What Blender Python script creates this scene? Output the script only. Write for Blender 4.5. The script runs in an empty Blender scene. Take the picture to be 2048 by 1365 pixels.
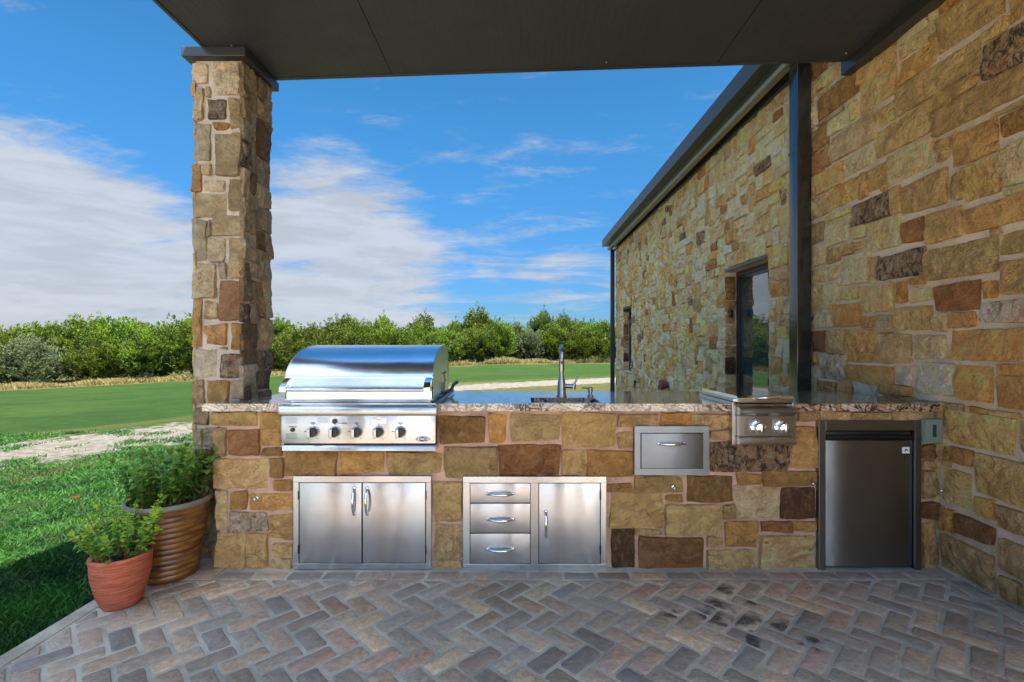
import bpy, bmesh, math, random
from mathutils import Vector, noise, Matrix
R = math.radians
S = bpy.context.scene
COL = S.collection
rnd = random.Random(11)

# ------------------------------------------------------------------ camera
EYE = 1.343; F = 960.0; CX = 1035.0; CY = 690.0
cam_d = bpy.data.cameras.new('camera'); cam = bpy.data.objects.new('camera', cam_d); COL.objects.link(cam)
cam.location = (0, 0, EYE); cam.rotation_euler = (R(90), 0, 0)
cam_d.sensor_width = 36; cam_d.lens = 36*F/2048
cam_d.shift_x = -(CX-1024)/2048; cam_d.shift_y = (CY-682.5)/2048
cam_d.clip_start = 0.05; cam_d.clip_end = 2000
S.camera = cam
def PX(px, Y): return (px-CX)*Y/F
def PZ(py, Y): return EYE-(py-CY)*Y/F

# ------------------------------------------------------------------ light
S.view_settings.view_transform = 'Standard'; S.view_settings.look = 'None'
S.view_settings.gamma = 1; S.view_settings.use_curve_mapping = False
S.view_settings.exposure = 2.4
SUN_EL = R(56); SUN_DIR = Vector((0.55, -0.835, 0)).normalized()   # towards the sun, on the ground plane
sd = bpy.data.lights.new('sun', 'SUN'); sd.energy = 4.4; sd.angle = R(0.6); sd.color = (1, .93, .82)
sun = bpy.data.objects.new('sun', sd); COL.objects.link(sun)
to_sun = Vector((SUN_DIR.x*math.cos(SUN_EL), SUN_DIR.y*math.cos(SUN_EL), math.sin(SUN_EL)))
sun.rotation_euler = to_sun.to_track_quat('Z', 'Y').to_euler()
sun.location = (6, -6, 8)

world = bpy.data.worlds.new('World'); S.world = world; world.use_nodes = True
wt = world.node_tree; wt.nodes.clear()
class NT:
    """small helper for writing node trees"""
    def __init__(s, t): s.t = t
    def n(s, typ, ins=None, **kw):
        nd = s.t.nodes.new(typ)
        for k, v in kw.items(): setattr(nd, k, v)
        for k, v in (ins or {}).items():
            sock = nd.inputs[k]
            if isinstance(v, bpy.types.NodeSocket): s.t.links.new(v, sock)
            elif isinstance(v, bpy.types.Node): s.t.links.new(v.outputs[0], sock)
            else: sock.default_value = v
        return nd
    def m(s, op, a, b=None, c=None, clamp=False):
        ins = {0: a}
        if b is not None: ins[1] = b
        if c is not None: ins[2] = c
        return s.n('ShaderNodeMath', ins, operation=op, use_clamp=clamp).outputs[0]
    def vm(s, op, a, b=None):
        ins = {0: a}
        if b is not None: ins[1] = b
        nd = s.n('ShaderNodeVectorMath', ins, operation=op)
        return nd.outputs['Value'] if op in ('DOT_PRODUCT', 'LENGTH', 'DISTANCE') else nd.outputs[0]
    def noise(s, vec, scale, detail=4, rough=.55, dist=0.0, lac=2.0):
        return s.n('ShaderNodeTexNoise', {'Vector': vec, 'Scale': scale, 'Detail': detail, 'Roughness': rough,
                   'Distortion': dist, 'Lacunarity': lac}).outputs[0]
    def ramp(s, fac, stops, interp='LINEAR'):
        nd = s.n('ShaderNodeValToRGB', {0: fac}); cr = nd.color_ramp; cr.interpolation = interp
        while len(cr.elements) < len(stops): cr.elements.new(.5)
        for e, (p, c) in zip(cr.elements, stops):
            e.position = p; e.color = (c, c, c, 1) if isinstance(c, (int, float)) else (*c, 1)
        return nd.outputs[0]
    def mr(s, v, a, b, c=0.0, d=1.0, smooth=True):
        return s.n('ShaderNodeMapRange', {0: v, 1: a, 2: b, 3: c, 4: d},
                   interpolation_type='SMOOTHSTEP' if smooth else 'LINEAR').outputs[0]
    def mix(s, f, a, b, mode='MIX'):
        nd = s.n('ShaderNodeMix', data_type='RGBA', blend_type=mode, clamp_factor=True)
        for k, v in ((0, f), (6, a), (7, b)):
            if isinstance(v, bpy.types.NodeSocket): s.t.links.new(v, nd.inputs[k])
            else: nd.inputs[k].default_value = (*v, 1) if isinstance(v, tuple) and len(v) == 3 else v
        return nd.outputs[2]
    def scale(s, vec, v):
        return s.n('ShaderNodeVectorMath', {0: vec, 1: v}, operation='MULTIPLY').outputs[0]
W = NT(wt)
sky = W.n('ShaderNodeTexSky', sky_type='NISHITA', sun_disc=False, sun_elevation=SUN_EL,
          sun_rotation=math.atan2(SUN_DIR.x, SUN_DIR.y), altitude=300, air_density=1.25, dust_density=.6, ozone_density=3.0)
tc = W.n('ShaderNodeTexCoord').outputs['Generated']
sx = W.n('ShaderNodeSeparateXYZ', {0: tc}); zz = sx.outputs[2]
den = W.m('ADD', W.m('MAXIMUM', zz, 0.0), 0.22)
uv = W.n('ShaderNodeCombineXYZ', {0: W.m('DIVIDE', sx.outputs[0], den), 1: W.m('DIVIDE', sx.outputs[1], den), 2: 0.0}).outputs[0]
uvr = W.n('ShaderNodeMapping', {'Vector': uv, 'Rotation': (0, 0, R(24)), 'Scale': (.55, 1.5, 1)}).outputs[0]
n1 = W.noise(uvr, 1.7, 12, .68, .35)
n2 = W.noise(uv, .55, 3, .5, .2)
n3 = W.noise(W.scale(tc, (2.2, 2.2, 9.0)), 2.2, 8, .6, .4)
def blob(x, y, z, c0, c1):
    d = Vector((x, y, z)).normalized()
    return W.mr(W.vm('DOT_PRODUCT', tc, tuple(d)), c0, c1)
cov = W.m('ADD', W.m('MULTIPLY', n1, .62), W.m('MULTIPLY', n3, .38))
low = W.mr(zz, .55, .02, 0, .07)
bank = W.m('MAXIMUM', blob(-1.0, 1, .08, .950, .992), W.m('MULTIPLY', blob(-.38, 1, .16, .965, .998), .95))
far_r = blob(.05, 1, .34, .93, .995)
th = W.m('ADD', W.m('ADD', cov, low), W.m('ADD', W.m('MULTIPLY', bank, .22), W.m('ADD', W.m('MULTIPLY', W.m('SUBTRACT', n2, .5), .22), W.m('MULTIPLY', W.mr(W.vm('DOT_PRODUCT', tc, tuple(to_sun)), -.1, .8), .10))))
mask = W.m('MULTIPLY', W.mr(th, .54, .73), .92)
shade = W.mr(W.noise(W.scale(tc, (3, 3, 14)), 2.6, 6, .6, .3), .35, .65, .84, 1.0)
sunside = W.mr(W.vm('DOT_PRODUCT', tc, tuple(to_sun)), .05, .95, 1.0, 8.0)
cl = W.n('ShaderNodeVectorMath', {0: W.mix(mask, (1.16, 1.25, 1.42), (1.26, 1.33, 1.46)), 3: W.m('MULTIPLY', shade, sunside)}, operation='SCALE').outputs[0]
skc = W.mix(1.0, W.mix(W.mr(zz, .0, .45), (.66, .54, .72), (.86, .98, 1.0)), (.108, .262, .35), 'MULTIPLY')
skc = W.mix(1.0, sky.outputs[0], skc, 'MULTIPLY')
skc = W.n('ShaderNodeVectorMath', {0: skc, 3: W.mr(W.vm('DOT_PRODUCT', tc, tuple(to_sun)), .1, 1.0, 1.0, 4.0)}, operation='SCALE').outputs[0]
warm = W.mix(W.mr(W.vm('DOT_PRODUCT', tc, tuple(to_sun)), .0, .9), (1.0, 1.0, 1.0), (1.12, 1.0, .84))
cl = W.mix(1.0, cl, warm, 'MULTIPLY')
colr = W.mix(mask, skc, cl)
bg = W.n('ShaderNodeBackground', {'Color': colr, 'Strength': .10})
W.n('ShaderNodeOutputWorld', {0: bg.outputs[0]})

# ------------------------------------------------------------------ helpers
def srgb(r, g, b, k=1.0):
    f = lambda c: ((c/255)/12.92 if c <= 10 else (((c/255)+.055)/1.055)**2.4)
    return (f(r)*k, f(g)*k, f(b)*k)
def mat(name):
    m = bpy.data.materials.new(name); m.use_nodes = True
    t = m.node_tree; t.nodes.clear(); N = NT(t)
    out = N.n('ShaderNodeOutputMaterial'); p = N.n('ShaderNodeBsdfPrincipled')
    t.links.new(p.outputs[0], out.inputs[0])
    return m, N, p
def setp(N, p, **kw):
    for k, v in kw.items():
        k = k.replace('_', ' ')
        s = p.inputs[k]
        if isinstance(v, bpy.types.NodeSocket): N.t.links.new(v, s)
        else: s.default_value = (*v, 1) if isinstance(v, tuple) and len(v) == 3 and s.type == 'RGBA' else v
def bump(N, p, h, dist, strength=1.0):
    b = N.n('ShaderNodeBump', {'Height': h, 'Distance': dist, 'Strength': strength})
    N.t.links.new(b.outputs[0], p.inputs['Normal'])
def simple(name, col, rough=.5, metal=0.0, nscale=60, bd=0.0, var=.12, **kw):
    m, N, p = mat(name)
    pos = N.n('ShaderNodeNewGeometry').outputs['Position']
    n = N.noise(pos, nscale, 4)
    c = N.mix(n, tuple(c*(1-var) for c in col), tuple(min(1, c*(1+var)) for c in col))
    setp(N, p, Base_Color=c, Roughness=rough, Metallic=metal, **kw)
    if bd: bump(N, p, n, bd)
    return m
def link(o, parent=None):
    COL.objects.link(o)
    if parent is not None: o.parent = parent
    return o
def tag(o, label=None, cat=None, group=None, kind=None):
    if label: o['label'] = label
    if cat: o['category'] = cat
    if group: o['group'] = group
    if kind: o['kind'] = kind
    return o
def empty(name, label, cat, loc=(0, 0, 0), group=None):
    o = bpy.data.objects.new(name, None); o.empty_display_size = .1; COL.objects.link(o); o.location = loc
    return tag(o, label, cat, group)
class MB:
    """collects world-space geometry, then links it as one mesh object"""
    def __init__(s): s.v = []; s.f = []; s.c = []; s.uv = None
    def add(s, vs, fs, c=None):
        o = len(s.v); s.v += [tuple(v) for v in vs]; s.f += [tuple(i+o for i in f) for f in fs]
        if c is not None: s.c += [c]*len(vs)
    def box(s, x0, x1, y0, y1, z0, z1, bev=0.0, seg=2):
        if x0 > x1: x0, x1 = x1, x0
        if y0 > y1: y0, y1 = y1, y0
        if z0 > z1: z0, z1 = z1, z0
        if bev:
            bm = bmesh.new(); bmesh.ops.create_cube(bm, size=1)
            for v in bm.verts: v.co = Vector(((x0+x1)/2+v.co.x*(x1-x0), (y0+y1)/2+v.co.y*(y1-y0), (z0+z1)/2+v.co.z*(z1-z0)))
            bmesh.ops.bevel(bm, geom=bm.edges[:], offset=bev, segments=seg, affect='EDGES', profile=.6)
            bm.verts.index_update()
            s.add([v.co[:] for v in bm.verts], [[v.index for v in f.verts] for f in bm.faces]); bm.free()
        else:
            v = [(x, y, z) for x in (x0, x1) for y in (y0, y1) for z in (z0, z1)]
            s.add(v, [(0, 1, 3, 2), (4, 6, 7, 5), (0, 4, 5, 1), (2, 3, 7, 6), (0, 2, 6, 4), (1, 5, 7, 3)])
        return s
    def tube(s, pts, r, seg=12, caps=True):
        pts = [Vector(p) for p in pts]; n = len(pts)
        rs = r if isinstance(r, (list, tuple)) else [r]*n
        rings = []; up = None
        for i, p in enumerate(pts):
            t = (pts[min(i+1, n-1)]-pts[max(i-1, 0)]).normalized()
            if up is None: up = Vector((0, 0, 1)) if abs(t.z) < .9 else Vector((1, 0, 0))
            a = t.cross(up).normalized(); b = a.cross(t).normalized(); up = b
            rings.append([(p+(a*math.cos(2*math.pi*k/seg)+b*math.sin(2*math.pi*k/seg))*rs[i])[:] for k in range(seg)])
        vs = [v for rg in rings for v in rg]; fs = []
        for i in range(n-1):
            for k in range(seg):
                k2 = (k+1) % seg; fs.append((i*seg+k, i*seg+k2, (i+1)*seg+k2, (i+1)*seg+k))
        if caps: fs.append(tuple(range(seg))[::-1]); fs.append(tuple((n-1)*seg+k for k in range(seg)))
        s.add(vs, fs); return s
    def lathe(s, c, prof, axis='Z', seg=32, wob=None):
        """prof: list of (radius, height) along the axis"""
        vs = []; fs = []
        for i, (r, h) in enumerate(prof):
            for k in range(seg):
                a = 2*math.pi*k/seg; rr = r*(1+(wob(a, h) if wob else 0)); ca, sa = math.cos(a)*rr, math.sin(a)*rr
                vs.append({'Z': (c[0]+ca, c[1]+sa, c[2]+h), 'Y': (c[0]+ca, c[1]-h, c[2]+sa), 'X': (c[0]+h, c[1]+ca, c[2]+sa)}[axis])
        for i in range(len(prof)-1):
            for k in range(seg):
                k2 = (k+1) % seg; fs.append((i*seg+k, i*seg+k2, (i+1)*seg+k2, (i+1)*seg+k))
        if prof[0][0] > 1e-4: fs.append(tuple(range(seg))[::-1])
        if prof[-1][0] > 1e-4: fs.append(tuple((len(prof)-1)*seg+k for k in range(seg)))
        s.add(vs, fs); return s
    def prism(s, poly, a0, a1, axis='X'):
        """poly of 2D points extruded along an axis; X: (y,z), Y: (x,z), Z: (x,y)"""
        g = {'X': lambda p, a: (a, p[0], p[1]), 'Y': lambda p, a: (p[0], a, p[1]), 'Z': lambda p, a: (p[0], p[1], a)}[axis]
        n = len(poly); vs = [g(p, a0) for p in poly]+[g(p, a1) for p in poly]
        s.add(vs, [tuple(range(n)), tuple(range(2*n-1, n-1, -1))]+[(i, i+n, (i+1) % n+n, (i+1) % n) for i in range(n)]); return s
    def build(s, name, m, parent=None, smooth=0, recalc=True, kind=None):
        me = bpy.data.meshes.new(name); me.from_pydata(s.v, [], s.f)
        if s.c:
            at = me.color_attributes.new('col', 'FLOAT_COLOR', 'POINT')
            at.data.foreach_set('color', [x for c in s.c for x in c])
        if recalc:
            bm = bmesh.new(); bm.from_mesh(me); bmesh.ops.recalc_face_normals(bm, faces=bm.faces[:]); bm.to_mesh(me); bm.free()
        if smooth:
            me.polygons.foreach_set('use_smooth', [True]*len(me.polygons))
            if smooth != 180:
                try: me.set_sharp_from_angle(angle=R(smooth))
                except Exception: pass
        me.materials.append(m); o = bpy.data.objects.new(name, me); link(o, parent)
        if parent is not None:
            o.matrix_parent_inverse = Matrix.Translation(-Vector(parent_loc(parent)))
        if kind: o['kind'] = kind
        return o
def parent_loc(p):
    l = Vector(p.location)
    if p.parent is not None: l = l+Vector(parent_loc(p.parent))+p.matrix_parent_inverse.translation
    return l
def text(name, body, size, loc, m, parent, rot=(R(90), 0, 0), sx=1.0, shear=0.0, bold=0.0):
    cu = bpy.data.curves.new(name, 'FONT'); cu.body = body; cu.size = size; cu.align_x = 'CENTER'; cu.align_y = 'CENTER'
    cu.extrude = .0004; cu.shear = shear; cu.offset = bold; cu.resolution_u = 2
    t = bpy.data.objects.new(name, cu); COL.objects.link(t)
    bpy.context.view_layer.update()
    me = bpy.data.meshes.new_from_object(t.evaluated_get(bpy.context.evaluated_depsgraph_get()))
    bpy.data.objects.remove(t); me.materials.clear(); me.materials.append(m)
    M = Matrix.Translation(loc) @ Matrix.Rotation(rot[2], 4, 'Z') @ Matrix.Rotation(rot[0], 4, 'X') @ Matrix.Diagonal((sx, 1, 1, 1))
    me.transform(M); me.name = name
    o = bpy.data.objects.new(name, me); link(o, parent)
    o.matrix_parent_inverse = Matrix.Translation(-Vector(parent_loc(parent)))
    return o

# ------------------------------------------------------------------ materials
def stone_mat(name, gain=(1.24, 1.12, 1.04)):
    m, N, p = mat(name)
    at = N.n('ShaderNodeAttribute', attribute_name='col'); base = at.outputs['Color']; pat = at.outputs['Alpha']
    pos = N.n('ShaderNodeNewGeometry').outputs['Position']
    a = N.noise(pos, 9, 7, .68, .4); b = N.noise(pos, 45, 7, .72, .2); c = N.noise(pos, 190, 4, .7)
    hue = N.noise(N.scale(pos, (1, 1, 1.6)), 5.5, 5, .62, .8)
    warp = N.vm('ADD', pos, N.scale(N.n('ShaderNodeTexNoise', {'Vector': pos, 'Scale': 16.0, 'Detail': 4.0}).outputs['Color'], (.05, .05, .05)))
    v1 = N.n('ShaderNodeTexVoronoi', {'Vector': N.scale(warp, (1, 1, 1.25)), 'Scale': 17.0, 'Randomness': 1.0}, feature='F1').outputs['Distance']
    v2 = N.n('ShaderNodeTexVoronoi', {'Vector': warp, 'Scale': 44.0, 'Randomness': 1.0}, feature='F1').outputs['Distance']
    ml = lambda r, g, bb: N.mix(1.0, base, (r, g, bb), 'MULTIPLY')
    col = N.mix(N.mr(a, .40, .62), ml(.80, .76, .70), ml(1.14, 1.13, 1.10))
    col = N.mix(N.m('MULTIPLY', N.mr(hue, .54, .70), .22), col, ml(1.10, .86, .62))
    col = N.mix(N.m('MULTIPLY', N.mr(b, .52, .72), .40), col, ml(1.32, 1.36, 1.36))
    col = N.mix(N.m('MULTIPLY', N.mr(b, .44, .28), .75), col, ml(.40, .36, .32))  # dirt-dark pits, also painted in for the relief's weak shading
    col = N.mix(N.m('MULTIPLY', N.mr(v1, .55, .85), .30), col, ml(.62, .56, .50))
    fz = N.m('ABSOLUTE', N.m('SUBTRACT', N.noise(N.scale(pos, (1, 1, 1.7)), 5, 5, .55, .2), .5))
    col = N.mix(N.m('MULTIPLY', N.mr(fz, .006, .001), N.mr(hue, .50, .60)), col, ml(.28, .24, .20))  # thin stained cracks, dark too in place of missing self-shading
    v = N.noise(N.scale(pos, (1.6, 1.6, 1)), 15, 8, .75, 1.0)
    dark = N.m('MULTIPLY', N.mr(v, .47, .58), pat); pale = N.m('MULTIPLY', N.mr(v, .45, .36), pat); rust = N.m('MULTIPLY', N.mr(N.noise(pos, 11, 5, .7, .5), .56, .66), pat)
    col = N.mix(dark, col, (.03, .03, .03)); col = N.mix(N.m('MULTIPLY', pale, .8), col, (.40, .36, .28)); col = N.mix(N.m('MULTIPLY', rust, .8), col, (.30, .13, .04))
    col = N.mix(1.0, col, gain, 'MULTIPLY')
    col = N.vm('MINIMUM', col, (.82, .68, .52))
    setp(N, p, Base_Color=col, Roughness=.85, Specular_IOR_Level=.2)
    h = N.m('ADD', N.m('MULTIPLY', a, .9), N.m('ADD', N.m('MULTIPLY', b, .85), N.m('MULTIPLY', c, .22)))
    h = N.m('SUBTRACT', h, N.m('ADD', N.m('MULTIPLY', v1, .55), N.m('MULTIPLY', v2, .16)))
    h = N.m('SUBTRACT', h, N.m('MULTIPLY', N.mr(fz, .02, .0), .12))
    bump(N, p, h, .042, 1.0)
    return m
M = {}
M['stone'] = stone_mat('rough_limestone')
def mortar_mat(name, c):
    m, N, p = mat(name); pos = N.n('ShaderNodeNewGeometry').outputs['Position']
    a = N.noise(pos, 5, 5); b = N.noise(pos, 120, 5, .7)
    col = N.mix(N.mr(a, .35, .65), tuple(x*.8 for x in c), tuple(x*1.15 for x in c))
    col = N.mix(N.mr(b, .4, .7), col, tuple(x*1.25 for x in c))
    setp(N, p, Base_Color=col, Roughness=.95, Specular_IOR_Level=.1)
    bump(N, p, N.m('ADD', N.m('MULTIPLY', a, 1.5), b), .006)
    return m
M['mortar_pink'] = mortar_mat('pinkish_mortar', srgb(188, 150, 126))
M['mortar_grey'] = mortar_mat('grey_mortar', srgb(204, 182, 158))
M['mortar_col'] = mortar_mat('column_mortar', srgb(182, 166, 148))

def steel(name, col, rough, streak=(1, 1, 60), bd=.0006, aniso=0.0, tan=(0, 0, 1)):
    m, N, p = mat(name); pos = N.n('ShaderNodeNewGeometry').outputs['Position']
    s = N.noise(N.scale(pos, streak), 14, 4, .6); w = N.noise(pos, 3.0, 2, .5, .3)
    smu = N.noise(pos, 9, 5, .6)
    setp(N, p, Base_Color=N.mix(s, tuple(c*.88 for c in col), tuple(min(1, c*1.08) for c in col)), Metallic=1.0,
         Roughness=N.mr(smu, .3, .7, rough*.97, rough*1.04))
    if aniso:
        tn = N.n('ShaderNodeCombineXYZ', {0: float(tan[0]), 1: float(tan[1]), 2: float(tan[2])}).outputs[0]
        setp(N, p, Anisotropic=aniso, Tangent=tn)
    bump(N, p, N.m('ADD', N.m('MULTIPLY', s, .16), N.m('MULTIPLY', w, 14.0)), bd)
    return m
M['steel'] = steel('brushed_steel', (.54, .54, .53), .24, aniso=.97)
M['steel_warm'] = steel('warm_brushed_steel', (.40, .39, .375), .34, aniso=.9)
M['steel_dark'] = steel('dark_brushed_steel', (.285, .288, .29), .44, aniso=.85)
M['hood'] = steel('hood_steel', (.80, .82, .85), .24)
M['chrome'] = steel('chrome', (.86, .87, .88), .07, (1, 1, 1), .0)
M['nickel'] = steel('brushed_nickel', (.36, .355, .35), .36, (1, 1, 1), .0)
M['black'] = simple('black_plastic', (.012, .012, .013), .32)
M['gap'] = simple('dark_gap', (.01, .01, .01), .8)
M['ink'] = simple('panel_ink', (.03, .03, .032), .6)
M['navy'] = simple('navy_enamel', (.006, .035, .07), .25)
M['white'] = simple('white_print', (.75, .75, .75), .5)
M['green_plastic'] = simple('grey_green_plastic', srgb(112, 128, 118), .45)
M['soffit'] = simple('brown_soffit_panel', (.042, .042, .046), .62, nscale=160, bd=.002, var=.2)
m, N, p = mat('brown_soffit_panel'); pos = N.n('ShaderNodeNewGeometry').outputs['Position']
w1 = N.noise(N.scale(pos, (9, .7, 1)), 5, 6, .65, .3); w2 = N.noise(pos, 1.3, 4, .6, .5)
setp(N, p, Base_Color=N.mix(w1, N.mix(w2, (.022, .024, .030), (.031, .032, .038)), N.mix(w2, (.032, .032, .038), (.044, .043, .048))), Roughness=N.mr(w2, .35, .65, .38, .6), Specular_IOR_Level=.4)
bump(N, p, w1, .004); M['soffit'] = m
M['trim'] = simple('bronze_trim_metal', (.036, .034, .034), .30, .2, var=.12, nscale=8)
M['post'] = simple('bronze_downspout_metal', (.022, .019, .017), .16, .0, var=.1, nscale=6, Specular_IOR_Level=.9)
M['roof'] = simple('roof_metal', (.10, .09, .08), .45, .6)
M['maroon'] = simple('maroon_foam', srgb(120, 62, 68), .8)
M['soil'] = simple('potting_soil', (.022, .016, .012), .95, nscale=90, bd=.01, var=.5)
M['curtain'] = simple('room_wall', (.10, .10, .10), .9)

# granite with dark diagonal veins
m, N, p = mat('veined_granite'); pos = N.n('ShaderNodeNewGeometry').outputs['Position']
rv = N.n('ShaderNodeMapping', {'Vector': pos, 'Rotation': (0.3, R(38), R(20)), 'Scale': (1, .45, 1)}).outputs[0]
d1 = N.noise(rv, 9, 6, .65, 1.0)
wv = N.n('ShaderNodeTexWave', {'Vector': rv, 'Scale': 22.0, 'Distortion': 9.0, 'Detail': 4.0, 'Detail Scale': 1.6, 'Detail Roughness': .65},
         wave_type='BANDS', bands_direction='DIAGONAL').outputs[1]
ve = N.m('ABSOLUTE', N.m('SUBTRACT', N.noise(rv, 9.0, 4, .55, 1.6), .5))
base = N.mix(N.mr(d1, .35, .65), srgb(158, 122, 90), srgb(198, 182, 158))
base = N.mix(N.m('MULTIPLY', N.mr(wv, .30, .0), .8), base, srgb(70, 46, 32))
base = N.mix(N.m('MULTIPLY', N.mr(ve, .050, .015), .95), base, srgb(28, 24, 22))
base = N.mix(N.mr(N.noise(pos, 14, 5, .7), .58, .7, 0, .5), base, srgb(176, 166, 150))
setp(N, p, Base_Color=base, Roughness=.20, Specular_IOR_Level=.6, Coat_Weight=.8, Coat_Roughness=.06)
M['granite'] = m

# tumbled paving brick: attribute colour, soot stains with their own shape
m, N, p = mat('tumbled_brick'); at = N.n('ShaderNodeAttribute', attribute_name='col').outputs['Color']
pos = N.n('ShaderNodeNewGeometry').outputs['Position']
a = N.noise(pos, 16, 5, .6, .5); b = N.noise(pos, 120, 5, .7); g = N.noise(pos, 2.2, 3, .5)
a2 = N.noise(pos, 34, 6, .68, .3)
col = N.mix(N.mr(a2, .36, .64), N.mix(1.0, at, (.80, .77, .75), 'MULTIPLY'), N.mix(1.0, at, (1.22, 1.15, 1.06), 'MULTIPLY'))
col = N.mix(N.mr(a, .52, .7, 0, .35), col, N.mix(1.0, at, (.66, .64, .64), 'MULTIPLY'))
col = N.mix(N.m('MULTIPLY', N.mr(g, .35, .65), .45), col, srgb(156, 150, 146))
col = N.mix(N.mr(b, .62, .8, 0, .4), col, srgb(205, 195, 180)); col = N.mix(N.mr(b, .36, .22, 0, .6), col, (.03, .028, .026))
st = None
wp = N.vm('ADD', pos, N.scale(N.n('ShaderNodeTexNoise', {'Vector': pos, 'Scale': 14.0, 'Detail': 5.0}).outputs['Color'], (.22, .22, 0)))
for (x, y, r) in ((1.13, 2.63, .085), (.95, 2.36, .10), (1.12, 2.34, .10), (1.03, 2.47, .09), (1.26, 2.30, .075), (1.32, 2.16, .06), (.78, 2.38, .06), (1.22, 2.48, .06), (1.06, 2.18, .05)):
    k = N.mr(N.vm('DISTANCE', wp, (x+.11, y+.11, 0.0)), r, r*.25)
    st = k if st is None else N.m('MAXIMUM', st, k)
st = N.m('MULTIPLY', st, N.mr(N.noise(pos, 38, 6, .7), .30, .50, .25, 1.0))
col = N.mix(N.m('MULTIPLY', st, .82), col, (.010, .010, .010))
setp(N, p, Base_Color=col, Roughness=N.mr(a, .3, .7, .6, .85), Specular_IOR_Level=.35)
bump(N, p, N.m('ADD', N.m('ADD', a, N.m('MULTIPLY', a2, .6)), N.m('MULTIPLY', b, .5)), .012)
M['brick'] = m
m, N, p = mat('patio_joint_mortar'); pos = N.n('ShaderNodeNewGeometry').outputs['Position']
b = N.noise(pos, 90, 6, .7); a = N.noise(pos, 3, 3)
setp(N, p, Base_Color=N.mix(N.mr(a, .35, .65), srgb(184, 172, 154), srgb(222, 208, 186)), Roughness=.95)
bump(N, p, b, .02); M['joint'] = m
m, N, p = mat('concrete_curb'); pos = N.n('ShaderNodeNewGeometry').outputs['Position']
a = N.noise(pos, 6, 6, .65)
setp(N, p, Base_Color=N.mix(N.mr(a, .35, .65), srgb(150, 138, 116), srgb(186, 174, 150)), Roughness=.9); bump(N, p, N.noise(pos, 60, 5, .7), .008)
M['curb'] = m

# lawn with patches, gravel track blended by attribute
m, N, p = mat('lawn_ground'); pos = N.n('ShaderNodeNewGeometry').outputs['Position']
a = N.noise(pos, .35, 4, .6, .4); b = N.noise(pos, 3.5, 5, .6); c = N.noise(pos, 38, 5, .7); st = N.noise(N.scale(pos, (.25, 1.4, 1)), .9, 4, .5)
trk = N.n('ShaderNodeAttribute', attribute_name='col').outputs['Color']
sp = N.n('ShaderNodeSeparateColor', {0: trk})
g = N.mix(N.mr(a, .35, .65), srgb(36, 60, 20), srgb(48, 70, 25)); g = N.mix(N.mr(b, .42, .68, 0, .4), g, srgb(34, 54, 22))
g = N.mix(N.mr(N.noise(N.scale(pos, (.5, 2.2, 1)), 5.0, 8, .78), .42, .62, 0, .75), g, srgb(26, 46, 16))
g = N.mix(N.mr(st, .45, .65, 0, .30), g, srgb(58, 74, 30))
g = N.mix(N.m('MULTIPLY', sp.outputs[1], N.mr(b, .25, .7, .5, 1.0)), g, srgb(82, 76, 42))
g = N.mix(N.mr(c, .55, .75, 0, .6), g, srgb(22, 38, 13)); g = N.mix(N.mr(c, .42, .25, 0, .35), g, srgb(70, 82, 36))
gr = N.mix(N.mr(N.noise(pos, 9, 6, .7), .35, .65), srgb(92, 85, 76), srgb(126, 121, 112))
f = N.mr(N.m('ADD', N.m('SUBTRACT', sp.outputs[0], .10), N.m('MULTIPLY', N.m('SUBTRACT', N.noise(N.scale(pos, (1, 1, 1)), 3.2, 8, .8, .6), .5), 2.2)), .40, .56)
setp(N, p, Base_Color=N.mix(f, g, gr), Roughness=.95, Specular_IOR_Level=.1)
bump(N, p, N.m('ADD', c, b), .05); M['lawn'] = m

def leaf_mat(name, c1, c2, c3, sc=1.2, rough=.55, tr=.35):
    m, N, p = mat(name); geo = N.n('ShaderNodeNewGeometry'); pos = geo.outputs['Position']
    oi = N.n('ShaderNodeObjectInfo').outputs['Random']
    at = N.n('ShaderNodeAttribute', attribute_name='col').outputs['Color']
    a = N.noise(pos, sc, 3, .6)
    r = N.n('ShaderNodeSeparateColor', {0: at}).outputs[0]
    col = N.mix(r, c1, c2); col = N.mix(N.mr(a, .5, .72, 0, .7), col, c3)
    hs = N.n('ShaderNodeHueSaturation', {'Hue': N.mr(oi, 0, 1, .485, .512, False), 'Saturation': 1.0, 'Value': N.mr(oi, 0, 1, .66, 1.22, False), 'Color': col}).outputs[0]
    setp(N, p, Base_Color=hs, Roughness=rough, Specular_IOR_Level=.2)
    tb = N.n('ShaderNodeBsdfTranslucent', {0: hs}); ms = N.n('ShaderNodeMixShader', {0: tr, 1: p.outputs[0], 2: tb.outputs[0]})
    out = [n for n in N.t.nodes if n.type == 'OUTPUT_MATERIAL'][0]; N.t.links.new(ms.outputs[0], out.inputs[0])
    return m
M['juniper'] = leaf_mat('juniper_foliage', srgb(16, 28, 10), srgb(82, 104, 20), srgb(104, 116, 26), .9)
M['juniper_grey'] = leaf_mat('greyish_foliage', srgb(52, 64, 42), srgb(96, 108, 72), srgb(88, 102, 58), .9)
M['grass'] = leaf_mat('grass_blades', srgb(22, 54, 22), srgb(56, 98, 34), srgb(80, 94, 40), .8)
M['dry'] = leaf_mat('dry_grass_blades', srgb(112, 104, 62), srgb(160, 148, 98), srgb(86, 102, 44), .5)
M['plant'] = leaf_mat('pot_plant_leaves', srgb(58, 118, 50), srgb(142, 196, 78), srgb(104, 172, 100), 6, .4, .3)
M['plant_y'] = leaf_mat('yellowing_leaves', srgb(76, 140, 54), srgb(190, 206, 72), srgb(116, 176, 78), 8, .4, .35)
M['stem'] = simple('plant_stem', srgb(96, 84, 44), .7)
M['dead_leaf'] = simple('dried_leaf', srgb(120, 84, 42), .8, var=.3)
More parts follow.
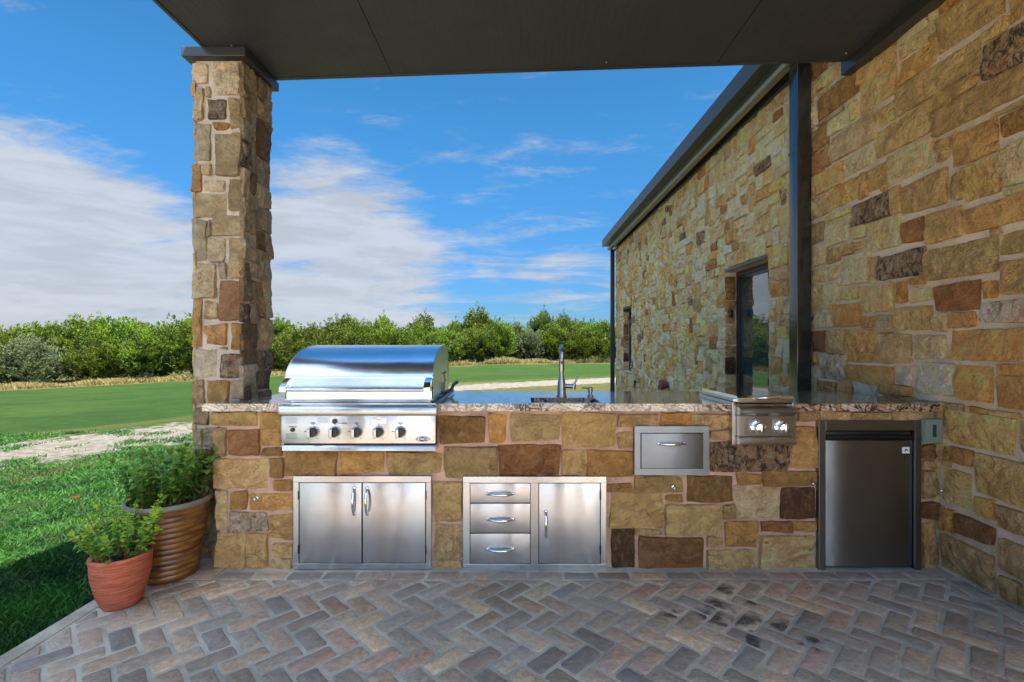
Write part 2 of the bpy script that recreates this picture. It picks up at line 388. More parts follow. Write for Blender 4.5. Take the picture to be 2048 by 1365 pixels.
M['flower'] = simple('orange_petal', srgb(226, 120, 20), .6)
M['bark'] = simple('grey_bark', srgb(128, 118, 108), .9, nscale=30, bd=.02, var=.3)
# terracotta and glazed ribbed pot
m, N, p = mat('terracotta'); pos = N.n('ShaderNodeNewGeometry').outputs['Position']
a = N.noise(N.scale(pos, (1, 1, 16)), 9, 5, .6); b = N.noise(pos, 7, 5, .6)
c = N.mix(N.mr(a, .35, .65), srgb(150, 72, 46), srgb(186, 98, 66)); c = N.mix(N.mr(b, .52, .75, 0, .5), c, srgb(206, 160, 130))
setp(N, p, Base_Color=c, Roughness=.8); bump(N, p, a, .006); M['terracotta'] = m
m, N, p = mat('amber_ribbed_resin'); pos = N.n('ShaderNodeNewGeometry').outputs['Position']
z = N.n('ShaderNodeSeparateXYZ', {0: pos}).outputs[2]; b = N.noise(N.scale(pos, (1, 1, 4)), 8, 4)
c = N.mix(N.mr(b, .35, .65), srgb(88, 50, 18), srgb(132, 88, 36))
setp(N, p, Base_Color=c, Roughness=.38, Coat_Weight=.3, Coat_Roughness=.3); M['amber'] = m
M['potrim'] = simple('pot_rim_grey', srgb(112, 108, 92), .45)
# glass
m, N, p = mat('window_glass'); setp(N, p, Base_Color=(.02, .05, .045), Roughness=.02, Specular_IOR_Level=.9, Transmission_Weight=.0, Metallic=0.0, Coat_Weight=1.0, Coat_Roughness=.01, Coat_IOR=1.9)
pos = N.n('ShaderNodeNewGeometry').outputs['Position']; bump(N, p, N.noise(pos, 1.2, 2), .002)
M['glass'] = m
# ------------------------------------------------------------------ terrain and lawn
def gz(x, y):
    yy = max(0.0, y-3.0)
    z = -.07-.007*yy+.031*min(x+2.2 if x < -2.2 else 0.0, 0)*min(1.0, max(0.0, (y+2)/8))
    z = max(z, -2.6)
    if y > 12: z += .05*math.sin(x*.21+1)*math.sin(y*.17)
    return z
TRK = [((-20, 3.0), (-15, .6)), ((-12.5, 5.8), (-9.9, 3.3)), ((-8.7, 8.05), (-6.4, 5.9)), ((-6.8, 10.0), (-5.2, 7.7)), ((-4.6, 14.2), (-3.7, 11.2)),
       ((-2.5, 18.0), (-2.1, 15.0)), ((1.2, 21.0), (.9, 17.3)), ((4.4, 23.2), (3.6, 18.9)), ((12, 27.5), (11, 22.5)), ((40, 40), (40, 33))]
BND = [(-70, 14), (-27, 25), (-19, 28.5), (-12, 33.5), (-5.5, 39), (2, 42), (8.5, 44.5), (20, 48), (70, 60)]
def lerp_poly(pts, x):
    for (x0, y0), (x1, y1) in zip(pts, pts[1:]):
        if x0 <= x <= x1: return y0+(y1-y0)*(x-x0)/(x1-x0)
    return pts[0][1] if x < pts[0][0] else pts[-1][1]
TF = [a for a, b in TRK]; TN = [b for a, b in TRK]
def seg_d(pts, x, y):
    best = 1e9
    for (x0, y0), (x1, y1) in zip(pts, pts[1:]):
        dx, dy = x1-x0, y1-y0; t = max(0, min(1, ((x-x0)*dx+(y-y0)*dy)/(dx*dx+dy*dy)))
        best = min(best, math.hypot(x-x0-dx*t, y-y0-dy*t))
    return best
def inside(x, y):
    poly = TF+TN[::-1]; c = False; j = len(poly)-1
    for i in range(len(poly)):
        (xi, yi), (xj, yj) = poly[i], poly[j]
        if (yi > y) != (yj > y) and x < (xj-xi)*(y-yi)/(yj-yi)+xi: c = not c
        j = i
    return c
def track(x, y):
    d = min(seg_d(TF, x, y), seg_d(TN, x, y))
    w = 1.0
    return min(1, .5+d/w*.5) if inside(x, y) else max(0, .5-d/(w*1.2)*.5)
def axis(a, b, fine0, fine1, f, c):
    out = []; x = a
    while x < b:
        out.append(x)
        x += f if fine0 <= x < fine1 else c if abs(x-(fine0+fine1)/2) < 90 else 60
    out.append(b); return out
xs = axis(-600, 600, -14, 9, .35, 2.5); ys = axis(-400, 900, 2, 26, .35, 2.5)
g = MB(); vs = []; fs = []; cs = []
for j, y in enumerate(ys):
    for i, x in enumerate(xs):
        vs.append((x, y, gz(x, y))); t = track(x, y) if -20 < x < 40 and 0 < y < 42 else 0.0
        bd = lerp_poly(BND, x); near = 1.0 if y > bd-1.0 else 0.0
        dryb = max(near, max(0, 1-abs(t-.15)/.3)*.7 if t > 0 else 0)
        if x > -3.5 and 5 < y < 20 and t < .5: dryb = max(dryb, .85)
        cs.append((t, dryb, 0, 1))
nx = len(xs)
for j in range(len(ys)-1):
    for i in range(nx-1):
        x, y = xs[i], ys[j]
        fs.append((j*nx+i, j*nx+i+1, (j+1)*nx+i+1, (j+1)*nx+i))
g.v = vs; g.f = fs; g.c = cs
o = g.build('ground', M['lawn'], smooth=180, recalc=False); tag(o, kind='structure', label='mown green lawn crossed by a pale gravel track')
g = MB(); g.box(-30, 26, -60, -3.002, -.3, -.035); g.box(-30, -2.35, -3.0015, -.6, -.3, -.036); o = g.build('bounce_gravel_yard', simple('pale_bounce_gravel', (.56, .52, .45), .95, nscale=30, bd=.02)); tag(o, kind='structure')  # unseen yard; its left arm and pale tone added to bounce light

def blades(name, pts, mt, label, cat):
    g = MB(); v = []; f = []; c = []
    for (x, y, z, h, w, lean, az, k) in pts:
        ca, sa = math.cos(az), math.sin(az); lx, ly = math.cos(az*3.1)*lean, math.sin(az*3.1)*lean
        n = len(v)
        v += [(x-ca*w, y-sa*w, z), (x+ca*w, y+sa*w, z), (x+lx*.4+ca*w*.6, y+ly*.4+sa*w*.6, z+h*.6), (x+lx, y+ly, z+h)]
        f += [(n, n+1, n+2), (n, n+2, n+3)]; c += [(k, k, k, 1)]*4
    g.v = v; g.f = f; g.c = c
    o = g.build(name, mt, recalc=False); tag(o, label, cat, kind='stuff'); return o
pts = []
for _ in range(175000):
    t = rnd.random(); y = 1.2+8.5*t**1.35; x = -2.28-rnd.random()*(1.7+1.13*y-2.28+.5) if y < 9 else 0
    if x > -2.25 or x < -11: continue
    if y > 3.3 and rnd.random() < .15: continue
    tr = track(x, y)
    n = noise.noise((x*1.7, y*1.7, 0))
    if tr > .3+.6*rnd.random()+n*1.2: continue
    h = (.016+.022*rnd.random())*(1+.7*noise.noise((x*4, y*4, 3)))*(1+.05*y)
    pts.append((x, y, gz(x, y)-.004, h, .0022+.0008*y, h*rnd.uniform(.4, 1.3), rnd.uniform(0, 6.3), min(1, max(0, .5+.8*noise.noise((x*2.5, y*2.5, 9))+rnd.uniform(-.3, .3)))))
blades('lawn_grass', pts, M['grass'], 'short green grass blades on the lawn beside the patio edge', 'grass')
pts = []
for _ in range(60000):
    x = rnd.uniform(-34, 16); y = lerp_poly(BND, x)+abs(rnd.gauss(0, .8))+.3+.5*noise.noise((x*.4, 0, 0))
    h = rnd.uniform(.08, .42)*(1+.9*noise.noise((x*.5, y*.5, 5)))
    pts.append((x, y, gz(x, y)-.02, h, .02, h*rnd.uniform(.1, .9), rnd.uniform(0, 6.3), rnd.random()))
blades('dry_grass', pts, M['dry'], 'strip of tall dry straw coloured grass along the foot of the trees', 'grass')

# ------------------------------------------------------------------ patio: curb, bricks
patio = empty('brick_patio', 'herringbone patio of grey brown tumbled bricks with soot stains, edged by a pale curb', 'patio')
g = MB(); g.box(-2.15, 2.60, -3.0, 2.92, -.10, -.0048); g.build('mortar_bed', M['joint'], patio)
g = MB(); g.box(-2.232, -2.1505, -3.0, 3.45, -.25, .002, .008); g.build('curb', M['curb'], patio)
g = MB(); g.box(-2.15, -1.75, 2.9205, 3.45, -.25, -.006, .003); g.build('edge_strip', M['curb'], patio)
BC = [(180, 156, 134), (162, 148, 134), (194, 170, 144), (154, 138, 126), (184, 150, 132), (166, 156, 144), (200, 176, 148), (144, 134, 128), (186, 164, 140), (172, 158, 134)]
def clip(poly, nx, ny, c):
    out = []
    for i in range(len(poly)):
        a, b = poly[i], poly[(i+1) % len(poly)]; da = nx*a[0]+ny*a[1]-c; db = nx*b[0]+ny*b[1]-c
        if da <= 0: out.append(a)
        if (da < 0 < db) or (db < 0 < da):
            t = da/(da-db); out.append((a[0]+(b[0]-a[0])*t, a[1]+(b[1]-a[1])*t))
    return out
def area(p): return abs(sum(p[i][0]*p[(i+1) % len(p)][1]-p[(i+1) % len(p)][0]*p[i][1] for i in range(len(p))))/2
def inset(p, d):
    n = len(p); sgn = 1 if sum(p[i][0]*p[(i+1) % n][1]-p[(i+1) % n][0]*p[i][1] for i in range(n)) > 0 else -1
    if sgn < 0: p = p[::-1]
    for i in range(n):
        pass
    out = p[:]
    for i in range(n):
        a, b = p[i], p[(i+1) % n]; l = math.hypot(b[0]-a[0], b[1]-a[1])
        if l < 1e-6: continue
        nx, ny = (b[1]-a[1])/l, -(b[0]-a[0])/l
        out = clip(out, nx, ny, nx*a[0]+ny*a[1]-d)
        if len(out) < 3: return []
    return out
def smooth_poly(p, r):
    """cut and subdivide the corners, wobble the outline"""
    out = []; n = len(p)
    for i in range(n):
        a, b, c = p[i-1], p[i], p[(i+1) % n]
        l1 = math.hypot(a[0]-b[0], a[1]-b[1]); l2 = math.hypot(c[0]-b[0], c[1]-b[1])
        if l1 < 1e-5 or l2 < 1e-5: continue
        k1, k2 = min(r, l1*.35), min(r, l2*.35)
        p1 = (b[0]+(a[0]-b[0])/l1*k1, b[1]+(a[1]-b[1])/l1*k1); p2 = (b[0]+(c[0]-b[0])/l2*k2, b[1]+(c[1]-b[1])/l2*k2)
        mid = ((p1[0]+p2[0])/2*.5+b[0]*.5, (p1[1]+p2[1])/2*.5+b[1]*.5)
        out += [p1, mid, p2]
        if l2 > .06:
            for t in (.33, .67): out.append((b[0]+(c[0]-b[0])*t, b[1]+(c[1]-b[1])*t))
    q = []
    for x, y in out:
        q.append((x+.0038*noise.noise((x*40, y*40, 1)), y+.0038*noise.noise((x*40, y*40, 7))))
    return q
def brick_geo(g, poly, col, top):
    a = smooth_poly(poly, .015)
    cx = sum(p[0] for p in a)/len(a); cy = sum(p[1] for p in a)/len(a)
    def ring(d, z):
        o = []
        for x, y in a:
            l = math.hypot(x-cx, y-cy); o.append((x+(cx-x)*d/l, y+(cy-y)*d/l, z+.0016*noise.noise((x*25, y*25, 4))))
        return o
    tx, ty = rnd.uniform(-.012, .012), rnd.uniform(-.012, .012)
    rs = [ring(0, -.03), ring(.001, top-.0075), ring(.0045, top-.002), ring(.010, top)]
    n = len(a); vs = [(x, y, z+(x-cx)*tx+(y-cy)*ty) for r in rs for x, y, z in r]; fs = []
    for i in range(3):
        for k in range(n): fs.append((i*n+k, i*n+(k+1) % n, (i+1)*n+(k+1) % n, (i+1)*n+k))
    vs.append((cx, cy, top+.0005)); c = len(vs)-1
    for k in range(n): fs.append((3*n+k, 3*n+(k+1) % n, c))
    g.add(vs, fs, (*col, 1))
w = .1016; bricks = []
s2 = math.sqrt(.5); cA = (-1.093, 2.196)
for i in range(-40, 40):
    for j in range(-26, 10):
        for kind in (0, 1):
            u0, v0 = (i*1+j*2)*w, (i*1-j*2)*w
            q = [(0, 0), (2, 0), (2, 1), (0, 1)] if kind == 0 else [(0, 1), (1, 1), (1, 3), (0, 3)]
            P = []
            for (u, v) in q:
                U, V = u0+u*w-1.0*w, v0+v*w-.5*w      # brick A's centre at the origin
                P.append((cA[0]+(U+V)*s2, cA[1]+(-U+V)*s2))
            P = clip(P, 0, 1, 2.743); P = clip(P, 1, 0, 2.435) if len(P) > 2 else P
            P = clip(P, -1, 0, 2.150) if len(P) > 2 else P; P = clip(P, 0, -1, 2.9) if len(P) > 2 else P
            if len(P) < 3 or area(P) < .0012: continue
            bricks.append(P)
x = -2.15+.05
x = -2.15
while x < 2.43:
    x1 = x+.2*rnd.uniform(.97, 1.03); bricks.append([(x, 2.743), (x1, 2.743), (x1, 2.845 if x > -1.85 else 2.92), (x, 2.845 if x > -1.85 else 2.92)]); x = x1
y = 2.743
while y > -2.9:
    bricks.append([(2.435, y-.203), (2.55, y-.203), (2.55, y), (2.435, y)]); y -= .203
rest = MB(); nb = 0
for P in bricks:
    Q = inset(P, .0070)
    if len(Q) < 3 or area(Q) < .0008: continue
    c = rnd.choice(BC); k = rnd.uniform(.86, 1.10); gm = sum(c)/3; col = srgb(*[min(255, (v*.75+gm*.25)*k*w_) for v, w_ in zip(c, (1.06, .99, .91))])
    top = rnd.uniform(-.0018, .0018)
    cx = sum(p[0] for p in P)/len(P); cy = sum(p[1] for p in P)/len(P)
    if cy > 1.82 and abs(cx) < cy*1.12+.1 and nb < 298:
        g = MB(); brick_geo(g, Q, col, top); g.build('brick', M['brick'], patio, smooth=180, recalc=False); nb += 1
    else: brick_geo(rest, Q, col, top)
rest.build('bricks', M['brick'], patio, smooth=180, recalc=False, kind='stuff')

# ------------------------------------------------------------------ stone laying
SC = {'O': (190, 165, 114), 'T': (200, 170, 122), 'G': (188, 150, 94), 'R': (150, 110, 72), 'B': (98, 72, 50), 'S': (150, 130, 104), 'L': (214, 194, 156),
      'P': (200, 180, 138), 'Y': (208, 158, 98), 'W': (206, 188, 166), 'D': (160, 124, 72)}
PAT = {'S': .9, 'B': .35, 'D': .3}
def scol(code, r=rnd, k=1.0, cool=0.0):
    c = SC[code]; gm = sum(c)/3; c = tuple(v+(gm*w_-v)*cool for v, w_ in zip(c, (1.0, 1.0, .92))); j = r.uniform(.88, 1.12)*k; h = r.uniform(-.05, .05)
    rgb = srgb(*[max(0, min(252, v*j)) for v in (c[0]*(1+h*.5), c[1], c[2]*(1-h))])
    return (*rgb, PAT.get(code, 0.06 if r.random() < .8 else .35))
def stone_geo(g, mp, u0, v0, u1, v1, col, prot, step=.024, rough=1.0, join=.007, r=rnd):
    """mp(u, v, d) -> world point, d = height above the mortar face"""
    u0 += join; u1 -= join; v0 += join; v1 -= join
    wu, wv = u1-u0, v1-v0
    if wu < .018 or wv < .018: return False
    e = min(.0045, wu*.2, wv*.2)
    def ticks(L):
        n = max(1, min(16, int(round((L-2*e)/step)))); return [0, e/L]+[(e+(L-2*e)*i/n)/L for i in range(1, n)]+[1-e/L, 1]
    tu, tv = ticks(wu), ticks(wv); sd = r.uniform(0, 100)
    tiltu, tiltv = r.uniform(-.10, .10)*rough, r.uniform(-.10, .10)*rough
    cor = [r.uniform(.002, .014) for _ in range(4)]; sk = [r.uniform(-.009, .009) for _ in range(4)]
    fa = [(r.uniform(0, 6.28), r.uniform(.1, .8), r.uniform(.15, .5)) for _ in range(2)]
    nu, nv = len(tu), len(tv); vs = []
    for b, t in enumerate(tv):
        for a, s in enumerate(tu):
            u, v = u0+wu*s, v0+wv*t
            rim = a in (0, nu-1) or b in (0, nv-1); rim2 = a in (1, nu-2) or b in (1, nv-2)
            # skewed, wobbling outline with rounded corners
            u += (sk[0]*(1-t)+sk[1]*t)*(1 if s > .5 else -1)*abs(2*s-1)+.006*noise.noise((u*9, v*17, sd))*abs(2*s-1)
            v += (sk[2]*(1-s)+sk[3]*s)*(1 if t > .5 else -1)*abs(2*t-1)+.006*noise.noise((u*17, v*9, sd+5))*abs(2*t-1)
            du, dv = min(s, 1-s)*wu, min(t, 1-t)*wv
            cr = cor[(s > .5)+2*(t > .5)]
            if du < cr and dv < cr:
                q = (cr-du)*(cr-dv)/cr*.45; u += q*(1 if s < .5 else -1); v += q*(1 if t < .5 else -1)
            if rim: d = -.006
            else:
                d = prot+(s-.5)*wu*tiltu+(t-.5)*wv*tiltv
                d += rough*(.013*noise.noise((u*9+sd, v*9, 0))+.009*noise.noise((u*24+sd, v*24, 2))+.005*noise.noise((u*70, v*70, sd)))
                for (az, off, dep) in fa:     # a chipped-off facet
                    k = (s-.5)*math.cos(az)+(t-.5)*math.sin(az)-off*.45
                    if k > 0: d -= k*dep*min(wu, wv)*.9*rough
                if rim2: d = d*.90
                d = max(d, .002)
            vs.append(mp(u, v, d))
    fs = [(b*nu+a, b*nu+a+1, (b+1)*nu+a+1, (b+1)*nu+a) for b in range(nv-1) for a in range(nu-1)]
    g.add(vs, fs, col); return True
def fill(u0, v0, u1, v1, cell, placed, holes, pick, wr, hr, r, scale_at=None):
    """random ashlar fill around the placed rectangles; returns (u0,v0,u1,v1,code)"""
    nu, nv = int(round((u1-u0)/cell)), int(round((v1-v0)/cell)); cu, cv = (u1-u0)/nu, (v1-v0)/nv
    occ = [[False]*nu for _ in range(nv)]; out = []
    for (a, b, c, d) in [p[:4] for p in placed]+list(holes):
        for j in range(max(0, int((b-v0)/cv)-1), min(nv, int((d-v0)/cv)+2)):
            for i in range(max(0, int((a-u0)/cu)-1), min(nu, int((c-u0)/cu)+2)):
                x0, y0 = u0+i*cu, v0+j*cv
                ov = max(0, min(c, x0+cu)-max(a, x0))*max(0, min(d, y0+cv)-max(b, y0))
                if ov > .12*cu*cv: occ[j][i] = True
    gu = [u0+i*cu+(r.uniform(-.22, .22)*cu if 0 < i < nu else 0) for i in range(nu+1)]
    gv = [v0+j*cv+(r.uniform(-.12, .12)*cv if 0 < j < nv else 0) for j in range(nv+1)]
    for j in range(nv):
        for i in range(nu):
            if occ[j][i]: continue
            ww = r.choice(wr); hh = r.choice(hr); k = scale_at(u0+i*cu) if scale_at else 1
            ww = max(1, int(ww*k)); hh = max(1, int(hh*k)); mw = 0
            while mw < ww and i+mw < nu and not occ[j][i+mw]: mw += 1
            # do not leave one-cell slivers
            if i+mw < nu and not occ[j][i+mw] and (i+mw+1 >= nu or occ[j][i+mw+1]): mw += 1
            mh = 0
            while mh < hh and j+mh < nv and not any(occ[j+mh][i+q] for q in range(mw)): mh += 1
            if j+mh < nv and not any(occ[j+mh][i+q] for q in range(mw)) and (j+mh+1 >= nv or occ[j+mh+1][i]): mh += 1
            for b in range(mh):
                for a in range(mw): occ[j+b][i+a] = True
            if min(gu[i+mw]-gu[i], gv[j+mh]-gv[j]) < .042: continue
            out.append((gu[i], gv[j], gu[i+mw], gv[j+mh], r.choice(pick)))
    return out

# ------------------------------------------------------------------ the stone house: wall, stones, windows, eave, downspouts
WX = 2.545                                                       # mortar face of the wall
house = empty('stone_house', 'long stone house wall with tall window, dark eave and bronze downspouts at the right', 'house', (WX, 4, 0))
WIN1 = (4.86, 5.86, .45, 2.225); WIN2 = (10.72, 11.50, .72, 2.21); YEND = 12.36; YN = -0.8; EAVE = 3.86
g = MB()
def wallbox(y0, y1, z0, z1): g.box(WX, WX+.28, y0, y1, z0, z1)
wallbox(YN, WIN1[0], -.3, EAVE); wallbox(WIN1[0], WIN1[1], -.3, WIN1[2]); wallbox(WIN1[0], WIN1[1], WIN1[3], EAVE)
wallbox(WIN1[1], WIN2[0], -.3, EAVE); wallbox(WIN2[0], WIN2[1], -.3, WIN2[2]); wallbox(WIN2[0], WIN2[1], WIN2[3], EAVE); wallbox(WIN2[1], YEND, -.3, EAVE)
g.box(WX+.001, 8.5, YEND-.27, YEND-.002, -.3, EAVE-.002); g.box(WX+.001, 8.5, YN+.001, YN+.27, -.3, EAVE-.002); g.box(8.25, 8.52, YN+.28, YEND-.28, -.3, EAVE-.002)
g.build('wall', M['mortar_grey'], house)

def zt(ox, oy, s, L):     # zoomed-crop coordinates -> picture coordinates
    return [(ox+a*s, ox+b*s, oy+c*s, oy+d*s, k) for (a, b, c, d, k) in L]
RW = zt(1590, 100, .2636, [(118,238,85,252,'R'),(50,112,150,290,'P'),(115,212,262,370,'O'),(50,125,318,440,'O'),(212,342,190,290,'O'),(50,158,475,655,'P'),
 (172,478,385,545,'D'),(485,755,100,272,'O'),(478,762,285,505,'T'),(790,1020,105,270,'G'),(128,250,628,790,'D'),(252,412,540,668,'P'),(418,466,415,545,'O'),
 (58,112,670,830,'P'),(270,600,672,865,'P'),(622,755,460,605,'O'),(605,1040,632,832,'O'),(215,265,745,895,'G'),(60,212,855,1000,'R'),(375,598,835,970,'P'),
 (60,155,1010,1165,'O'),(158,360,958,1108,'Y'),(275,483,1045,1212,'G'),(486,540,945,1135,'G'),(545,685,915,1090,'O'),(690,1050,828,1032,'P'),(65,270,1185,1312,'P'),
 (430,712,1185,1345,'S'),(718,788,1050,1250,'O'),(792,1138,1040,1272,'O'),(230,415,1268,1315,'O')])
RW += zt(1590, 440, .2636, [(52,222,62,220,'O'),(232,412,32,210,'P'),(440,545,62,152,'T'),(555,795,35,255,'P'),(808,968,25,190,'R'),(55,135,240,415,'P'),
 (140,236,212,360,'P'),(242,336,232,335,'O'),(345,437,195,275,'O'),(442,550,172,242,'O'),(55,147,430,510,'P'),(150,326,378,490,'P'),(332,558,300,505,'P'),
 (568,630,280,440,'T'),(640,982,285,468,'S'),(60,200,528,705,'P'),(206,325,500,635,'P'),(345,480,525,615,'O'),(490,740,510,720,'T'),(757,845,478,635,'Y'),
 (862,982,443,500,'G'),(872,1030,520,625,'P'),(215,290,652,685,'G'),(297,487,650,815,'Y'),(500,625,738,820,'G'),(632,740,732,855,'P'),(752,1030,668,845,'O'),
 (62,116,722,895,'T'),(120,285,708,825,'P'),(124,225,847,1000,'R'),(242,368,840,1010,'O'),(382,615,838,1080,'Y'),(632,875,872,1080,'T'),(70,112,900,1085,'G'),
 (125,180,1015,1090,'Y'),(185,385,1018,1200,'W'),(76,156,1105,1290,'P'),(395,736,1097,1232,'Y'),(755,875,1100,1250,'L'),(160,312,1212,1300,'Y'),
 (322,435,1225,1300,'Y'),(445,628,1228,1305,'L'),(640,872,1238,1315,'Y')])
RW += zt(1800, 0, .3077, [(240,672,130,370,'O'),(192,230,232,415,'O'),(235,420,-20,118,'G'),(540,682,205,290,'O'),(700,980,-60,165,'O'),(545,990,312,522,'S'),
 (-18,512,590,752,'O'),(215,490,632,722,'O'),(215,990,738,890,'O'),(240,310,920,1065,'O'),(330,628,902,1092,'G'),(655,980,770,890,'D'),(340,388,1142,1310,'O'),
 (397,655,1100,1322,'O'),(662,980,962,1230,'P')])
RW += zt(1800, 400, .3077, [(415,1000,68,225,'G'),(155,400,108,290,'O'),(172,622,328,535,'O'),(645,1000,220,365,'O'),(650,1000,405,620,'O'),(220,505,560,730,'R'),
 (522,632,532,645,'G'),(512,1000,672,806,'W'),(215,302,742,856,'P'),(306,488,742,830,'Y'),(80,292,880,1032,'P'),(318,1000,850,1040,'Y'),(80,352,1052,1248,'L'),
 (372,582,1070,1300,'Y'),(622,1000,1072,1130,'Y'),(632,1000,1142,1345,'G')])
RW += zt(1800, 780, .337, [(280,672,118,305,'O'),(700,900,160,375,'O'),(278,428,332,418,'D'),(242,412,450,660,'T'),(440,900,372,605,'O'),(258,316,700,830,'G'),
 (334,548,730,845,'R'),(442,550,630,732,'G'),(562,900,682,808,'P'),(234,552,842,1050,'P'),(585,900,872,1070,'P'),(590,705,1100,1225,'O'),(715,900,1160,1290,'O')])
placed = []
for (a, b, c, d, k) in RW:
    y0 = 2.53*F/(b-CX); y1 = 2.53*F/(a-CX)                       # right edge is nearer
    yl = y1
    z1, z0 = PZ(c, yl), PZ(d, yl)
    placed.append((y0, z0, y1, z1, k))
rs = random.Random(5)
mpw = lambda u, v, d: (WX-d, u, v)
near_fill = fill(1.6, 0, 4.30, 3.74, .048, placed, [], list('OOOOOPPPPPTTGLD'), [3, 4, 4, 5, 6], [2, 2, 3, 3, 4], rs)
back_fill = fill(YN+.02, -.06, 1.6, EAVE-.05, .07, [], [], list('OOOPPPTTGLY'), [3, 4, 5, 6], [2, 3], rs)
up_fill = fill(1.6, 3.74, 4.30, 3.81, .07, [], [], list('OOP'), [3, 4, 5], [1], rs)
holes = [(WIN1[0], WIN1[2], WIN1[1], WIN1[3]), (WIN2[0], WIN2[2], WIN2[1], WIN2[3])]
far_fill = fill(4.30, -.1, YEND, EAVE-.04, .058, [], holes, list('LLLLLLLLLLPPPPPPPOOOTTTGYYRS'), [2, 3, 3, 4, 5], [2, 2, 3, 3, 4], rs)
allst = []
for s in placed+near_fill+back_fill+up_fill+far_fill:
    u0, v0, u1, v1, k = s
    uc = max(1.0, (u0+u1)/2); sz = (u1-u0)*(v1-v0)/uc**3
    vis = 1 if (u1 > 2.0 and uc > 1.9) else 0
    if vis and (EYE-(v0+v1)/2)*F/uc > 700: vis = 0
    if vis and uc < 3.63 and v1 < .99 and u0 > 2.89: vis = 0
    if vis and u0 < 2.5 and v0 > EYE+.72*uc: vis = 0
    if vis and 3.0 < uc < 3.9 and v1 < .9: vis = 0
    allst.append((vis*sz, s))
placedset = set(placed); allst.sort(key=lambda t: -t[0]); rest = MB()
for i, (sz, (u0, v0, u1, v1, k)) in enumerate(allst):
    uc = (u0+u1)/2; st = .019 if uc < 4.3 and uc > 1.9 else .05
    pr = rs.uniform(.018, .034) if uc < 4.3 else rs.uniform(.014, .034)
    c = scol(k, rs, 1.12 if uc < 4.3 else 1.12); wf = (1.03, 1.0, .98) if uc < 4.3 else (1.12, 1.02, .94); c = (*[v*w_ for v, w_ in zip(c, wf)], c[3])
    if k == 'W': c = (*c[:3], .45)
    # keep clear of the counter inside it
    if uc > 2.9 and u0 < 3.6 and v1 < .93: st = .08
    g = MB() if i < 300 else rest
    hid = uc > 2.9 and u0 < 3.75 and v1 < 1.0 and v0 < .95
    ok = stone_geo(g, mpw, u0, v0, u1, v1, c, pr, st, 1.0 if uc > 4.3 else (.15 if hid else .8), -.0035 if (u0, v0, u1, v1, k) in placedset else (.0045 if uc < 4.3 else .0035), rs)
    if i < 300 and ok: g.build('stone', M['stone'], house, recalc=False)
rest.build('wall_stones', M['stone'], house, recalc=False, kind='stuff')
# window reveals faced with stone, frames, panes
for (y0, y1, z0, z1), n in ((WIN1, 0), (WIN2, 1)):
    fx = WX+.125
    wn = MB()
    fw = .055
    wn.box(fx, fx+.07, y0, y0+fw, z0, z1, .003); wn.box(fx, fx+.07, y1-fw, y1, z0, z1, .003)
    wn.box(fx, fx+.07, y0+fw, y1-fw, z1-fw, z1, .003); wn.box(fx, fx+.07, y0+fw, y1-fw, z0, z0+fw, .003)
    wn = wn.build('window', M['trim'], house)
    q = MB(); q.box(fx+.02, fx+.05, y0+fw, y0+fw+.04, z0+fw, z1-fw); q.box(fx+.02, fx+.05, y1-fw-.04, y1-fw, z0+fw, z1-fw)
    q.box(fx+.02, fx+.05, y0+fw+.04, y1-fw-.04, z1-fw-.04, z1-fw); q.box(fx+.02, fx+.05, y0+fw+.04, y1-fw-.04, z0+fw, z0+fw+.04); q.build('sash', M['trim'], wn)
    q = MB(); q.box(fx+.032, fx+.04, y0+fw+.04, y1-fw-.04, z0+fw+.04, z1-fw-.04); q.build('pane', M['glass'], wn)
    q = MB(); q.box(WX-.02, fx+.02, y0, y1, z1+.0005, z1+.035, .004); q.build('lintel', M['trim'], wn)
    q = MB(); q.box(WX-.02, fx+.02, y0-.02, y1+.02, z0-.05, z0-.0005, .006); q.build('sill', M['curb'], wn)
    z = z0+.005
    while z < z1-.05:                                            # jamb stones on the far reveal, facing the camera
        h = min(rs.uniform(.14, .30), z1-z)
        rr = MB()
        if stone_geo(rr, lambda u, v, d: (u, y1-.001-d, v), WX-.012, z, fx-.004, z+h, scol(rs.choice('RGDOTBT'), rs), .014, .03, .7, .004, rs): rr.build('jamb_stone', M['stone'], house, recalc=False)
        rr = MB()
        if stone_geo(rr, lambda u, v, d: (u, y0+.001+d, v), WX-.012, z, fx-.004, z+h, scol(rs.choice('LOTPG'), rs), .010, .04, .6, .004, rs): rr.build('jamb_stone', M['stone'], house, recalc=False)
        z += h
# eave, gutter, roof
g = MB(); g.prism([(2.20, EAVE+.015), (2.20, EAVE+.20), (2.215, EAVE+.21), (9, EAVE+1.7), (9, EAVE+1.62), (2.30, EAVE+.12), (2.225, EAVE+.015)], 3.62, YEND+.12, 'Y')
g.build('roof', M['roof'], house, recalc=True)
g = MB(); g.box(2.225, WX+.02, 3.62, YEND+.1, EAVE+.03, EAVE+.06); g.build('eave_soffit', M['trim'], house)
g = MB(); g.prism([(2.345, EAVE-.075), (2.33, EAVE-.045), (2.33, EAVE+.028), (2.42, EAVE+.028), (2.42, EAVE-.075)], 3.62, YEND+.08, 'Y'); g.build('gutter', M['nickel'], house)
g = MB(); g.box(WX-.055, WX-.0005, 3.62, YEND+.06, EAVE-.09, EAVE+.029, .004); g.build('frieze_board', M['trim'], house)
g = MB(); g.prism([(2.545, EAVE+.01), (2.545, EAVE+.4), (9, EAVE+1.9), (9, EAVE+1.8)], YN-.3, 3.615, 'Y'); g.build('main_roof', M['roof'], house)
